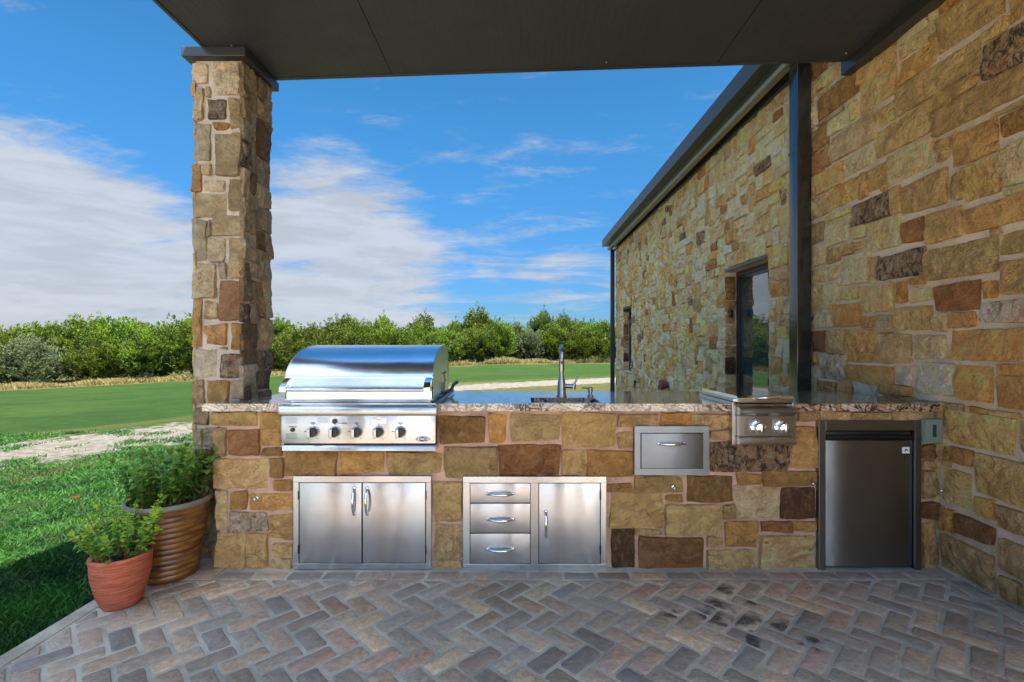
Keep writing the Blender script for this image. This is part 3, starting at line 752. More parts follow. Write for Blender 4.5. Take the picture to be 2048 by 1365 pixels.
# downspouts
g = MB(); g.box(2.395, 2.515, 4.105, 4.235, -.1, EAVE-.08, .008, 3)
g.build('downspout', M['post'], house, smooth=30)
for zz_ in (.35, 1.55, 3.0):
    q = MB(); q.box(2.390, 2.53, 4.102, 4.24, zz_, zz_+.03, .002); q.build('strap', M['post'], house)
g = MB(); g.box(2.40, 2.50, YEND-.02, YEND+.08, -.1, EAVE-.06, .008, 3); g.build('downspout', M['trim'], house, smooth=30)

# ------------------------------------------------------------------ porch roof
roof = empty('porch_roof', 'flat dark brown porch roof with panel seams over the outdoor kitchen', 'porch roof', (0, 1, 3.2))
XL, XR = -1.95, 2.43; YB = -.05
def sz_(x): return 3.205+(x-XL)/(XR-XL)*.238
def sy_(x): return 3.373+(x-XL)/(XR-XL)*.164
seams = [XL+.002, -.89, 1.45, XR]
for a, b in zip(seams, seams[1:]):
    a2, b2 = a+.003, b-.003
    ya = YB
    while ya < 3.2:
        yb = min(ya+2.2, 9)
        e0 = sy_(a2)-.012 if yb > 3 else yb-.005; e1 = sy_(b2)-.012 if yb > 3 else yb-.005
        q = MB(); vs = [(a2, ya, sz_(a2)), (b2, ya, sz_(b2)), (b2, e1, sz_(b2)), (a2, e0, sz_(a2))]
        vs += [(x, y, z+.012) for x, y, z in vs]
        q.add(vs, [(0, 3, 2, 1), (4, 5, 6, 7), (0, 1, 5, 4), (1, 2, 6, 5), (2, 3, 7, 6), (3, 0, 4, 7)]); q.build('soffit_panel', M['soffit'], roof)
        ya = yb
        if yb > 3.2: break
q = MB(); vs = [(XL, YB, sz_(XL)+.0125), (2.54, YB, sz_(2.54)+.0125), (2.54, sy_(2.54), sz_(2.54)+.0125), (XL, sy_(XL), sz_(XL)+.0125)]
vs += [(x, y, z+.2) for x, y, z in vs]; q.add(vs, [(0, 3, 2, 1), (4, 5, 6, 7), (0, 1, 5, 4), (1, 2, 6, 5), (2, 3, 7, 6), (3, 0, 4, 7)]); q.build('roof_deck', M['roof'], roof)
def edge_bar(name, p0, p1, w, z0, z1, axisx):
    q = MB(); (x0, y0), (x1, y1) = p0, p1
    vs = []
    for (x, y) in (p0, p1):
        for dw in (0, w):
            for dz in (z0, z1): vs.append((x+(0 if axisx else dw), y+(dw if axisx else 0), sz_(x)+dz))
    q.add(vs, [(0, 1, 3, 2), (4, 6, 7, 5), (0, 4, 5, 1), (2, 3, 7, 6), (0, 2, 6, 4), (1, 5, 7, 3)]); q.build(name, M['trim'], roof)
edge_bar('fascia', (XL, sy_(XL)-.011), (XR, sy_(XR)-.011), .03, -.004, .26, True)
edge_bar('fascia', (XL-.02, YB), (XL-.02, 3.37), .021, -.004, .26, False)
q = MB(); q.box(2.435, 2.528, YB, 3.615, 3.368, 3.50, .003); q.build('wall_trim', M['trim'], roof)
for (px, py) in ((1692, 112), (1795, 32), (1213, 141), (463, 74)):
    Y = {1692: 3.45, 1795: 2.85, 1213: 3.4, 463: 3.0}[px]; xx = PX(px, Y)
    q = MB(); q.lathe((xx, Y, sz_(xx)-.006), [(0, 0), (.006, .001), (.007, .004), (.007, .0055)], seg=8); q.build('screw', M['nickel'], roof)

# ------------------------------------------------------------------ stone column
KY0, KY1 = 3.03, 3.39; KX0, KX1 = -2.058, -1.733; KZ = 3.142
colm = empty('stone_column', 'tall square stone column with dark metal cap at the left end of the counter', 'column', (-1.9, 3.2, 0))
IN = .016
g = MB(); g.box(KX0+IN, KX1-IN, KY0+IN, KY1-IN, -.3, KZ); g.build('core', M['mortar_col'], colm)
g = MB(); g.box(-2.098, -1.698, 2.99, 3.42, KZ+.001, 3.2035, .006); g.build('cap', M['trim'], colm)
def zc(ox, oy, s, L): return [(ox+a*s, oy+b*s, ox+c*s, oy+d*s, k) for (a, b, c, d, k) in L]
CF = zc(370, 100, .2639, [(50,85,165,262,'L'),(195,80,425,348,'L'),(50,275,140,535,'P'),(150,275,188,352,'O'),(158,370,316,524,'S'),(330,365,425,588,'O'),(212,540,328,612,'Y'),
 (45,550,195,838,'P'),(212,625,425,952,'O'),(45,870,118,1072,'G'),(127,855,190,952,'P'),(130,978,302,1072,'P'),(328,970,425,1228,'O'),(45,1090,318,1262,'O')])
CF += zc(370, 440, .2786, [(35,-5,152,295,'P'),(162,-5,186,125,'P'),(190,-38,425,112,'T'),(153,133,292,300,'P'),(308,128,425,417,'O'),(45,312,215,562,'P'),(223,310,302,417,'P'),(238,430,425,727,'R'),
 (45,570,122,912,'G'),(130,580,227,718,'T'),(138,745,297,902,'Y'),(322,745,425,932,'G'),(45,925,226,1137,'L'),(235,910,308,938,'G'),(240,960,425,1137,'S'),
 (55,1150,132,1322,'T'),(143,1155,317,1317,'G'),(330,1145,425,1295,'T')])
CF += zc(380, 800, .1465, [(35,95,242,357,'O'),(50,385,168,657,'O'),(188,375,330,655,'P'),(60,688,335,1032,'R')])
pl = []
for (a, b, c, d, k) in CF:
    pl.append((max(KX0, PX(a, KY0)), PZ(d, KY0), min(KX1, PX(c, KY0)), min(KZ, PZ(b, KY0)), k))
rc = random.Random(8)
st = pl+fill(KX0, -.05, KX1, KZ, .04, pl, [], list('OPPTG'), [2, 3, 4], [2, 3, 4], rc)
for (u0, v0, u1, v1, k) in st:
    g = MB()
    if stone_geo(g, lambda u, v, d: (u, KY0+IN-d, v), u0, v0, u1, v1, scol(k, rc, .92, .42 if k not in 'RYG' else .15), rc.uniform(.016, .028), .016, 1.0, .001, rc): g.build('stone', M['stone'], colm, recalc=False)
for (u0, v0, u1, v1, k) in fill(KY0, .9, KY1, KZ, .045, [], [], list('OPPPSTTDR'), [2, 2, 3, 4], [3, 4, 5, 6, 3], rc):
    if v1 < 1.9 and rc.random() < .5: k = rc.choice('DGTR')
    g = MB()
    if stone_geo(g, lambda u, v, d: (KX1-IN+d, u, v), u0, v0, u1, v1, scol(k, rc, .84, .45), rc.uniform(.016, .028), .016, 1.0, .001, rc): g.build('stone', M['stone'], colm, recalc=False)
g = MB()
for (u0, v0, u1, v1, k) in fill(KY0, -.2, KY1, KZ, .06, [], [], list('OPPTG'), [2, 3, 4], [2, 3, 4], rc):
    stone_geo(g, lambda u, v, d: (KX0+IN-d, u, v), u0, v0, u1, v1, scol(k, rc), .015, .05, .8, .006, rc)
for (u0, v0, u1, v1, k) in fill(KX0, -.2, KX1, KZ, .06, [], [], list('OPPTG'), [2, 3, 4], [2, 3, 4], rc):
    stone_geo(g, lambda u, v, d: (u, KY1-IN+d, v), u0, v0, u1, v1, scol(k, rc), .015, .05, .8, .006, rc)
g.build('rear_stones', M['stone'], colm, recalc=False, kind='stuff')
g = MB(); g.box(-1.96, -1.84, .0, .12, -.1, 3.205, .006); o = g.build('porch_post', M['post']); tag(o, 'dark bronze square steel post carrying the porch roof edge', 'post')
for (px_, wd_, lab_) in ((-2.56, .24, 'unseen wide dark post added for the reflected band in the left grill door'), (-1.52, .13, 'unseen dark post added for the reflected band in the right grill door'), (.24, .24, 'unseen wide dark post added for the reflected band between drawers and door'), (1.18, .13, 'dark steel post reflected at the right end of the drawer cabinet')):
    g = MB(); g.box(px_-wd_, px_+wd_, -1.8, -1.6, -.1, 3.3, .01); o = g.build('added_reflection_post', M['trim']); tag(o, lab_, 'post')  # posts added behind the camera to give the steel dark reflected bands

# ------------------------------------------------------------------ counter
CT = .991; CB = .946; FY = 2.866; SY = 2.905; BY = 3.63           # slab top/bottom, slab front, stone mortar face, slab back
counter = empty('kitchen_counter', 'long stone clad outdoor kitchen counter topped by a veined polished granite slab', 'counter', (.3, 3.2, 0))
FR = (PX(1637, 2.89), PX(1843, 2.89))                             # fridge recess
GX0, GX1 = PX(570, 2.87), PX(864, 2.87); BX0, BX1 = PX(1482, 2.86), PX(1586, 2.86)
g = MB()
g.box(-1.80, GX0, SY, 3.55, -.1, CB-.0005); g.box(GX0, GX1, SY, 3.55, -.1, .70); g.box(GX1, BX0, SY, 3.55, -.1, .78)
g.box(GX1, PX(1040, 2.9), SY, 3.55, .7801, CB-.0005); g.box(PX(1225, 2.9), BX0, SY, 3.55, .7801, CB-.0005); g.box(PX(1040, 2.9), PX(1225, 2.9), SY, SY+.006, .7801, CB-.0005)
g.box(BX0, BX1, SY, 3.55, -.1, .75); g.box(BX1, FR[0]+.02, SY, 3.55, -.1, CB-.0005); g.box(FR[0]+.02, FR[1]-.02, 3.5, 3.55, -.1, CB-.0005)
g.box(FR[0]+.02, FR[1]-.02, SY, 3.5, PZ(845, 2.9), CB-.0005); g.box(FR[1]-.02, 2.535, SY, 3.55, -.1, CB-.0005)
g.build('mortar_wall', M['mortar_pink'], counter)
SKX = (.085, .508); SKY = (2.915, 3.19)
def slab(q, x0, x1, y0, y1): q.box(x0, x1, y0, y1, CB, CT, .004, 2)
q = MB()   # one outline polygon with a sink hole, built as butting blocks
blocks = [(-1.885, GX0, FY, 3.012), (-1.715, GX0, 3.012, BY), (GX0, GX1, 3.42, BY), (GX1, SKX[0], FY, BY), (SKX[0], SKX[1], FY, SKY[0]), (SKX[0], SKX[1], SKY[1], BY),
          (SKX[1], BX0, FY, BY), (BX0, BX1, 3.35, BY), (BX1, 2.540, FY, BY)]
for b in blocks: q.box(b[0], b[1], b[2], b[3], CB, CT)
q.build('granite_slab', M['granite'], counter)
CFR = [(421,823,513,854,'O'),(518,826,560,893,'G'),(422,855,453,914,'O'),(455,858,516,916,'R'),(522,895,562,914,'D'),(426,919,533,980,'T'),(537,918,565,958,'G'),
 (566,903,673,954,'G'),(541,962,586,984,'G'),(429,982,454,1062,'P'),(459,983,493,1022,'G'),(496,987,585,1024,'G'),(456,1026,533,1065,'W'),(534,1030,586,1081,'G'),
 (430,1065,487,1138,'T'),(489,1069,535,1139,'T'),(539,1085,586,1120,'T'),(539,1121,582,1139,'O'),(678,903,769,948,'G'),(773,904,882,951,'O'),(876,833,970,888,'D'),
 (975,828,1014,887,'G'),(1020,828,1122,883,'O'),(1124,827,1231,895,'O'),(1236,828,1318,859,'T'),(1236,866,1266,897,'T'),(889,895,993,958,'O'),(997,891,1121,952,'R'),
 (1124,899,1175,951,'O'),(1177,901,1267,958,'G'),(868,964,923,1046,'O'),(869,1050,925,1119,'T'),(874,1121,923,1141,'T'),(1216,967,1266,987,'G'),(1320,828,1386,852,'Y'),
 (1388,828,1466,858,'T'),(1421,861,1466,881,'T'),(1422,886,1577,945,'S'),(1582,852,1636,938,'G'),(1597,824,1647,842,'T'),(1650,823,1701,841,'T'),(1705,823,1781,841,'O'),
 (1785,823,1871,840,'T'),(1270,953,1367,988,'O'),(1373,952,1469,1007,'D'),(1475,948,1523,972,'G'),(1527,945,1634,973,'G'),(1221,988,1328,1058,'O'),(1330,989,1368,1006,'G'),
 (1333,1009,1445,1074,'O'),(1471,973,1557,1040,'P'),(1564,975,1634,1040,'B'),(1449,1010,1471,1042,'T'),(1222,1060,1272,1135,'B'),(1272,1061,1326,1074,'T'),
 (1275,1076,1411,1142,'R'),(1414,1075,1447,1094,'T'),(1452,1043,1519,1097,'G'),(1524,1044,1586,1066,'R'),(1589,1043,1634,1066,'G'),(1414,1101,1513,1144,'T'),
 (1519,1074,1634,1142,'T'),(1845,890,1881,921,'D'),(1845,923,1875,940,'T'),(1845,943,1875,1000,'O'),(1845,1004,1879,1042,'R'),(1845,1046,1874,1138,'G')]
pl = [(PX(a, 2.887), PZ(d, 2.887), PX(c, 2.887), min(CB-.004, PZ(b, 2.887)), k) for (a, b, c, d, k) in CFR]
holes = [(PX(584, 2.887), 0, PX(864, 2.887), PZ(951, 2.887)), (PX(925, 2.887), 0, PX(1215, 2.887), PZ(952, 2.887)), (PX(1268, 2.887), PZ(952, 2.887), PX(1420, 2.887), PZ(851, 2.887)),
         (PX(562, 2.887), PZ(903, 2.887), PX(873, 2.887), 1), (PX(1470, 2.887), PZ(890, 2.887), PX(1593, 2.887), 1), (FR[0], 0, FR[1], PZ(841, 2.887)), (PX(1634, 2.887), 0, PX(1637, 2.887), .9)]
rk = random.Random(21)
st = pl+fill(-1.80, .0, 2.53, CB-.004, .033, pl, holes, list('OTGTG'), [2, 3, 4, 5], [1, 2, 3], rk)
for (u0, v0, u1, v1, k) in st:
    g = MB(); c = scol(k, rk)
    if k == 'W': c = (*c[:3], .6)
    if stone_geo(g, lambda u, v, d: (u, SY-d, v), u0, v0, u1, v1, c, rk.uniform(.014, .026), .016, 1.0, -.001, rk): g.build('stone', M['stone'], counter, recalc=False)
g = MB()
for (u0, v0, u1, v1, k) in fill(SY, .0, 3.03, CB-.004, .05, [], [], list('OTPG'), [3, 4], [3, 4, 5], rk):
    stone_geo(g, lambda u, v, d: (-1.80-d, u, v), u0, v0, u1, v1, scol(k, rk), .014, .03, .8, .005, rk)
g.build('end_stones', M['stone'], counter, recalc=False)
# ------------------------------------------------------------------ grill
def bx(q, px0, px1, py0, py1, Y0, Y1, bev=.002, ref=None):
    """box whose front face (at Y0) covers a picture-measured rectangle"""
    r = ref or Y0
    q.box(PX(px0, r), PX(px1, r), Y0, Y1, PZ(py1, r), PZ(py0, r), bev); return q
grill = empty('gas_grill', 'big stainless gas grill with rolled hood and five knobs built into the stone counter', 'grill', (-.93, 3.1, CT))
gy = 2.80
X0, X1 = PX(562.5, gy), PX(871, gy)
q = bx(MB(), 562.5, 871, 832, 887.5, gy, 2.90, .003); q.build('control_panel', M['steel'], grill, smooth=30)
def zy(py, Y): return PZ(py, Y)
# bullnose: rounded bar with flat face
q = MB(); prof = []
zb0, zb1 = PZ(832.5, 2.785), PZ(812, 2.785)
prof = [(2.86, zb0+.004), (2.792, zb0), (2.784, zb0+.006), (2.780, zb0+.03), (2.783, zb1-.012), (2.792, zb1-.002), (2.806, zb1+.003), (2.86, zb1+.004)]
q.prism(prof, PX(558, 2.785), PX(872.5, 2.785)); q.build('bullnose', M['steel'], grill, smooth=50)
q = MB(); z0, z1 = PZ(903, 2.80), PZ(890.5, 2.80)
q.prism([(2.90, z0), (2.80, z0), (2.795, z0+.004), (2.795, z1-.010), (2.803, z1-.001), (2.815, z1), (2.90, z1)], PX(565, 2.8), PX(871.5, 2.8)); q.build('drip_tray', M['steel'], grill, smooth=50)
q = MB(); q.box(X0+.01, X1-.01, 2.815, 2.9, PZ(891, 2.8), PZ(886.5, 2.8)); q.box(X0+.05, X1-.02, 2.83, 2.9, zb1+.001, zb1+.012); q.build('shadow_gap', M['gap'], grill)
# firebox below the hood and flanges on the stone
hx0, hx1 = PX(571, 2.86), PX(866, 2.86)
q = MB(); q.box(hx0+.035, hx1-.012, 2.852, 3.50, .93, 1.012, .002); q.build('firebox', M['steel'], grill)
q = MB(); q.box(PX(559, 2.79), hx0+.06, 2.815, 3.52, CT+.0005, CT+.008, .002); q.box(hx1-.02, hx1+.028, 2.815, 3.52, CT+.0005, CT+.008, .002); q.box(hx0, hx1, 2.815, 2.87, .985, 1.001, .002); q.build('flange', M['steel'], grill)
q = MB(); q.tube([(hx1+.030, 2.80, CT+.001), (hx1+.034, 2.84, CT+.014), (hx1+.036, 3.1, CT+.016), (hx1+.038, 3.50, CT+.016)], .007, 8); q.build('side_rail', M['steel_dark'], grill, smooth=60)
# hood
hb = 1.014; zk = PZ(756, 2.858)
prof = [(2.858, hb), (2.858, zk)]
cy_, cz_ = 3.33, zk-.01
for i in range(0, 17):
    a = R(180-i*90/16*1.0); ry = cy_-2.858; rz = 1.341-cz_
    p = (cy_+ry*math.cos(a), cz_+rz*math.sin(a))
    if p[1] > zk: prof.append(p)
prof += [(3.37, 1.340), (3.42, 1.325), (3.462, 1.295), (3.495, 1.24), (3.51, 1.17), (3.512, 1.09), (3.49, hb)]
q = MB(); n = len(prof); th = .010
def strip(q, pr, xa, xb):
    vs = [(xa, y, z) for y, z in pr]+[(xb, y, z) for y, z in pr]; k = len(pr)
    q.add(vs, [(i, i+1, i+1+k, i+k) for i in range(k-1)])
inn = [(y+(.008 if y < 3.3 else -.008), z-(.008 if z > 1.1 else 0)) for y, z in prof]
strip(q, prof, hx0, hx1); strip(q, inn, hx0, hx1)
q.build('hood', M['hood'], grill, smooth=35, recalc=True)
for xa, xb in ((hx0-.001, hx0+.008), (hx1-.008, hx1+.001)):
    q = MB(); q.prism([(y, z+.0008) for y, z in prof], xa, xb); q.build('hood_side', M['steel'], grill)
q = MB(); q.box(hx0-.002, hx1+.002, 2.8545, 2.8575, zk-.002, zk+.005, .001); q.build('hood_crease', M['hood'], grill)
q = MB(); q.box(hx0+.002, hx1-.002, 2.850, 2.8575, hb, hb+.006, .001); q.build('hood_hem', M['steel'], grill)
# side slot, dot, vent holes
sx_ = hx1+.0015
q = MB(); q.box(sx_, sx_+.001, 3.22, 3.38, 1.148, 1.156); q.box(sx_, sx_+.001, 3.285, 3.297, 1.03, 1.148); q.build('rotisserie_slot', M['gap'], grill)
q = MB(); q.lathe((sx_, 3.36, 1.10), [(.011, 0), (.011, .0012)], 'X', 12); q.build('side_bolt', M['gap'], grill)
q = MB()
for i in range(11): q.box(sx_-.001, sx_+.0012, 3.470, 3.484, 1.06+i*.017, 1.068+i*.017)
q.build('vent_slots', M['gap'], grill)
q = MB(); q.tube([(hx1+.004, 3.2, CT+.03), (hx1+.02, 3.33, CT+.03), (hx1+.035, 3.42, CT+.035), (hx1+.042, 3.46, CT+.065), (hx1+.055, 3.54, CT+.075)], [.012, .014, .013, .012, .014], 8); q.build('hinge_bracket', M['black'], grill, smooth=60)
# handle
hz = PZ(779.5, 2.79)
q = MB(); q.tube([(PX(566, 2.79), 2.785, hz), (PX(860, 2.79), 2.785, hz)], .0125, 16); q.build('handle', M['steel'], grill, smooth=60)
for a, b in ((PX(562, 2.79), PX(574, 2.79)), (PX(848, 2.79), PX(861, 2.79))):
    q = MB(); q.prism([(2.768, hz-.012), (2.768, hz+.012), (2.80, hz+.045), (2.858, zk+.004), (2.858, zk-.055), (2.82, hz+.015), (2.80, hz-.013)], a, b); q.build('handle_bracket', M['chrome'], grill, smooth=30)
# knobs
kz = PZ(864.5, gy)
for i, px in enumerate((626.3, 669.8, 713.8, 757.2, 801.3)):
    kx = PX(px, gy)
    bz = MB().lathe((kx, gy, kz), [(.0345, 0), (.0345, .003), (.031, .006), (.029, .006)], 'Y', 32).build('bezel', M['steel'], grill, smooth=40)
    kn = MB().lathe((kx, gy-.005, kz), [(.0275, 0), (.0275, .018), (.025, .022), (0, .022)], 'Y', 32).build('knob', M['black'], grill, smooth=40)
    q = MB(); q.box(kx-.022, kx-.001, gy-.047, gy-.026, kz-.025, kz+.025, .006, 3); q.build('grip', M['steel'], kn, smooth=40)
    q = MB(); q.box(kx-.002, kx+.002, gy-.001, gy-.0002, kz+.040, kz+.047); q.box(kx-.030, kx-.022, gy-.001, gy-.0002, kz-.040, kz-.037); q.box(kx+.020, kx+.028, gy-.001, gy-.0002, kz-.040, kz-.037)
    if i % 2 == 0: q.box(kx-.052, kx-.040, gy-.001, gy-.0002, kz+.001, kz+.006)
    q.build('marking', M['ink'], grill)
    if i in (0, 2, 4): text('lettering', 'GRILL', .0125, (kx, gy-.0003, PZ(846.5, gy)), M['ink'], grill, bold=.0003)
text('lettering', 'ROTISSERIE', .0105, (PX(685, gy), gy-.0003, PZ(847, gy)), M['ink'], grill, bold=.0003)
text('lettering', 'IGNITION', .0105, (PX(585.5, gy), gy-.0003, PZ(854, gy)), M['ink'], grill, bold=.0003)
for px, py, r in ((585, 860, .0125), (669.8, 843, .015)):
    MB().lathe((PX(px, gy), gy, PZ(py, gy)), [(r, 0), (r, .006), (r*.8, .009), (0, .009)], 'Y', 20).build('button', M['black'], grill, smooth=40)
q = MB()
def lines(px0, px1, py0, n, dy):
    for i in range(n):
        x = px0; e = px1-rnd.uniform(0, (px1-px0)*.25)
        while x < e:
            l = rnd.uniform(1.2, 3.2); q.box(PX(x, gy), PX(min(e, x+l), gy), gy-.0007, gy-.0001, PZ(py0+i*dy+.55, gy), PZ(py0+i*dy, gy)); x += l+.5
lines(571.5, 597, 836, 6, 2.1); lines(571.5, 597, 867, 6, 2.1); lines(636, 662, 836, 5, 2.2); lines(677, 691, 840, 2, 2.4)
q.build('fine_print', M['ink'], grill, kind='stuff')
q = MB(); bx(q, 742, 773, 835, 848.5, gy-.003, gy, .0012); q.build('blank_plate', M['steel'], grill)
q = MB(); q.tube([(PX(745, gy), gy-.004, PZ(836.5, gy)), (PX(753, gy), gy-.004, PZ(838, gy)), (PX(759, gy), gy-.004, PZ(840.5, gy)), (PX(764, gy), gy-.004, PZ(837, gy)), (PX(770, gy), gy-.004, PZ(836, gy))], .0012, 6); q.build('plate_scratch', M['gap'], grill)
lx, lz = PX(846, gy), PZ(878.5, gy)
q = MB(); pts = [(lx+.0415*math.cos(a), lz+.0155*math.sin(a)) for a in [i*math.pi/16 for i in range(32)]]; q.prism(pts, gy-.002, gy, 'Y'); lg = q.build('emblem', M['navy'], grill)
q = MB()
for i in range(32):
    a0, a1 = i*math.pi/16, (i+1)*math.pi/16
    P = [(lx+k*.0415*math.cos(a), gy-.0024, lz+(k*.0155 if k < 1 else .0155*k)*math.sin(a)) for a in (a0, a1) for k in (.93, .88)]
    q.add(P, [(0, 1, 3, 2)])
q.build('emblem_ring', M['white'], lg)
text('emblem_lettering', 'DCS', .021, (lx, gy-.0022, lz), M['white'], lg, sx=1.75, shear=.25, bold=.0006)

# ------------------------------------------------------------------ doors and drawers
def arc_handle(parent, p0, p1, out, r=.0075, name='handle', m='chrome'):
    p0, p1 = Vector(p0), Vector(p1); q = MB(); pts = []
    for i in range(13):
        t = i/12; d = out*math.sin(math.pi*t)**.55
        pts.append(p0.lerp(p1, t)+Vector((0, -d, 0)))
    q.tube(pts, [r*(.85+.25*math.sin(math.pi*i/12)) for i in range(13)], 12)
    for p in (p0, p1): q.lathe((p.x, p.y, p.z), [(r*1.5, 0), (r*1.5, .004), (r*.9, .008)], 'Y', 14)
    return q.build(name, M[m], parent, smooth=50)
def frame(q, o, i, Y0, Y1, ref):
    bx(q, o[0], o[1], o[2], i[2], Y0, Y1, .002, ref); bx(q, o[0], o[1], i[3], o[3], Y0, Y1, .002, ref)
    bx(q, o[0], i[0], i[2], i[3], Y0, Y1, .002, ref); bx(q, i[1], o[1], i[2], i[3], Y0, Y1, .002, ref); return q
dy = 2.865
d1 = empty('access_doors', 'pair of stainless access doors with two upright handles under the gas grill', 'cabinet doors', (PX(724, dy), 2.9, 0))
frame(MB(), (586, 862, 953, 1139), (597, 852, 965.5, 1127.5), dy, SY+.0, dy).build('frame', M['steel'], d1)
q = MB(); bx(q, 597, 852, 965.5, 1127.5, 2.889, 2.899, 0, dy); q.build('shadow_gap', M['gap'], d1)
for a, b in ((598.6, 722.8), (725.2, 850.4)):
    q = MB(); bx(q, a, b, 966.5, 1126.5, dy+.001, 2.888, .003, dy); dd = q.build('door', M['steel'], d1, smooth=30)
    hx = 708.5 if a < 700 else 734.5
    arc_handle(dd, (PX(hx, dy), dy+.001, PZ(977, dy)), (PX(hx, dy), dy+.001, PZ(1028, dy)), .034)
    for py in (991, 1099):
        e = 597.2 if a < 700 else 851.8
        q = MB(); bx(q, e-1.6, e+1.6, py-9, py+9, dy-.003, dy+.004, .001, dy); q.build('hinge', M['black'], dd)
d2 = empty('drawer_cabinet', 'stainless unit of three stacked drawers beside one upright door under the sink', 'cabinet', (PX(1070, dy), 2.9, 0))
q = MB(); bx(q, 926, 1213, 954, 966.5, dy, SY, .002, dy); bx(q, 926, 1213, 1128.5, 1142, dy, SY-.0005, .002, dy)
bx(q, 926, 939.5, 966.5, 1128.5, dy, SY, .002, dy); bx(q, 1061, 1077, 966.5, 1128.5, dy, SY, .002, dy); bx(q, 1201.5, 1213, 966.5, 1128.5, dy, SY, .002, dy); q.build('frame', M['steel'], d2)
q = MB(); bx(q, 939, 1202, 966, 1129, 2.889, 2.899, 0, dy); q.build('shadow_gap', M['gap'], d2)
for a, b, hz_ in ((967.5, 1006.3, 988), (1008, 1066.3, 1039), (1068, 1127.5, 1099)):
    q = MB(); bx(q, 940.5, 1060, a, b, dy+.001, 2.888, .003, dy); dd = q.build('drawer', M['steel'], d2, smooth=30)
    arc_handle(dd, (PX(975.5, dy), dy+.001, PZ(hz_, dy)), (PX(1025.5, dy), dy+.001, PZ(hz_, dy)), .034)
q = MB(); bx(q, 1078, 1200.5, 967.5, 1127.5, dy+.001, 2.888, .003, dy); dd = q.build('door', M['steel'], d2, smooth=30)
arc_handle(dd, (PX(1091.5, dy), dy+.001, PZ(1024, dy)), (PX(1091.5, dy), dy+.001, PZ(1073, dy)), .034)
for py in (991, 1099):
    q = MB(); bx(q, 1199.5, 1202.5, py-9, py+9, dy-.003, dy+.004, .001, dy); q.build('hinge', M['black'], dd)
d3 = empty('single_drawer', 'small stainless drawer alone in the stone left of the side burner', 'drawer', (PX(1344, dy), 2.9, .6))
frame(MB(), (1269, 1419, 853, 951), (1281.5, 1406.5, 866.5, 938), dy, SY+.0, dy).build('frame', M['steel_dark'], d3)
q = MB(); bx(q, 1281.5, 1406.5, 866.5, 938, 2.885, 2.899, 0, dy); q.build('shadow_gap', M['gap'], d3)
q = MB(); bx(q, 1282.5, 1405.5, 867.5, 937, dy-.004, 2.884, .003, dy); dd = q.build('drawer_front', M['steel_dark'], d3, smooth=30)
arc_handle(dd, (PX(1317, dy), dy-.004, PZ(887, dy)), (PX(1368, dy), dy-.004, PZ(887, dy)), .034)

# ------------------------------------------------------------------ side burner
sb = empty('side_burner', 'stainless side burner with flat lid and two round chrome knobs', 'side burner', (PX(1535, 2.82), 3.0, CT))
by = 2.80; x0, x1 = PX(1478, by), PX(1591.5, by)
q = MB(); bx(q, 1478, 1591.5, 832.5, 873.5, by, 3.0, .002); q.build('control_panel', M['steel_warm'], sb)
q = MB(); z0, z1 = PZ(831.5, by), PZ(815, by)
q.prism([(2.9, z0), (by-.004, z0), (by-.008, z0+.008), (by-.022, z0+.016), (by-.026, z1-.014), (by-.012, z1-.002), (by+.004, z1), (2.9, z1)], x0, x1); q.build('bullnose', M['steel_warm'], sb, smooth=40)
q = MB(); z0, z1 = PZ(889.5, by), PZ(875, by)
q.prism([(2.9, z0), (by-.006, z0), (by-.010, z0+.006), (by-.010, z1-.012), (by, z1), (2.9, z1)], x0, x1); q.build('drip_tray', M['steel_warm'], sb, smooth=40)
q = MB(); q.box(x0-.022, x0-.001, 2.835, 3.36, .75, CT+.012, .003); q.box(x1+.001, x1+.01, 2.835, 3.36, .75, CT+.012, .003); q.box(x0, x1, 2.86, 3.36, .75, CT-.003); q.build('housing', M['steel'], sb)
lt = 1.043
q = MB(); q.box(x0-.02, x1-.002, 2.83, 3.345, lt-.036, lt-.020, .002); q.build('burner_rim', M['steel'], sb)
q = MB(); q.prism([(2.80, lt-.034), (2.80, lt-.010), (2.815, lt), (3.34, lt), (3.34, lt-.019), (2.83, lt-.019), (2.83, lt-.034)], x0-.008, x1-.010); lid = q.build('lid', M['chrome'], sb)
q = MB(); q.prism([(2.797, lt-.036), (2.797, lt-.012), (2.799, lt-.012), (2.799, lt-.036)], x0-.006, x1-.012); q.build('lid_front', M['steel_warm'], lid)
q = MB(); a, b = PX(1512, 2.79), PX(1556, 2.79); q.tube([(a, 2.80, lt-.014), (a+.004, 2.775, lt-.008), (a+.02, 2.765, lt-.006), (b-.02, 2.765, lt-.006), (b-.004, 2.775, lt-.008), (b, 2.80, lt-.014)], .0055, 10); q.build('handle', M['chrome'], lid, smooth=60)
for px in (1514.7, 1562.6):
    kx, kz2 = PX(px, by), PZ(854, by)
    MB().lathe((kx, by, kz2), [(.041, 0), (.041, .002), (.036, .007), (.028, .009)], 'Y', 32).build('bezel', M['chrome'], sb, smooth=40)
    kn = MB().lathe((kx, by-.008, kz2), [(.026, 0), (.030, .010), (.033, .022), (.032, .030), (.026, .037), (.014, .041), (0, .042)], 'Y', 32).build('knob', M['chrome'], sb, smooth=60)
    q = MB(); q.box(kx-.004, kx+.004, by-.056, by-.045, kz2-.024, kz2+.024, .003, 2); q.build('grip', M['chrome'], kn, smooth=40)
for px in (1509, 1557): MB().lathe((PX(px, by), by+.0, PZ(829.5, by)), [(.004, 0), (.004, .006), (0, .009)], 'Y', 10).build('screw', M['chrome'], sb, smooth=50)

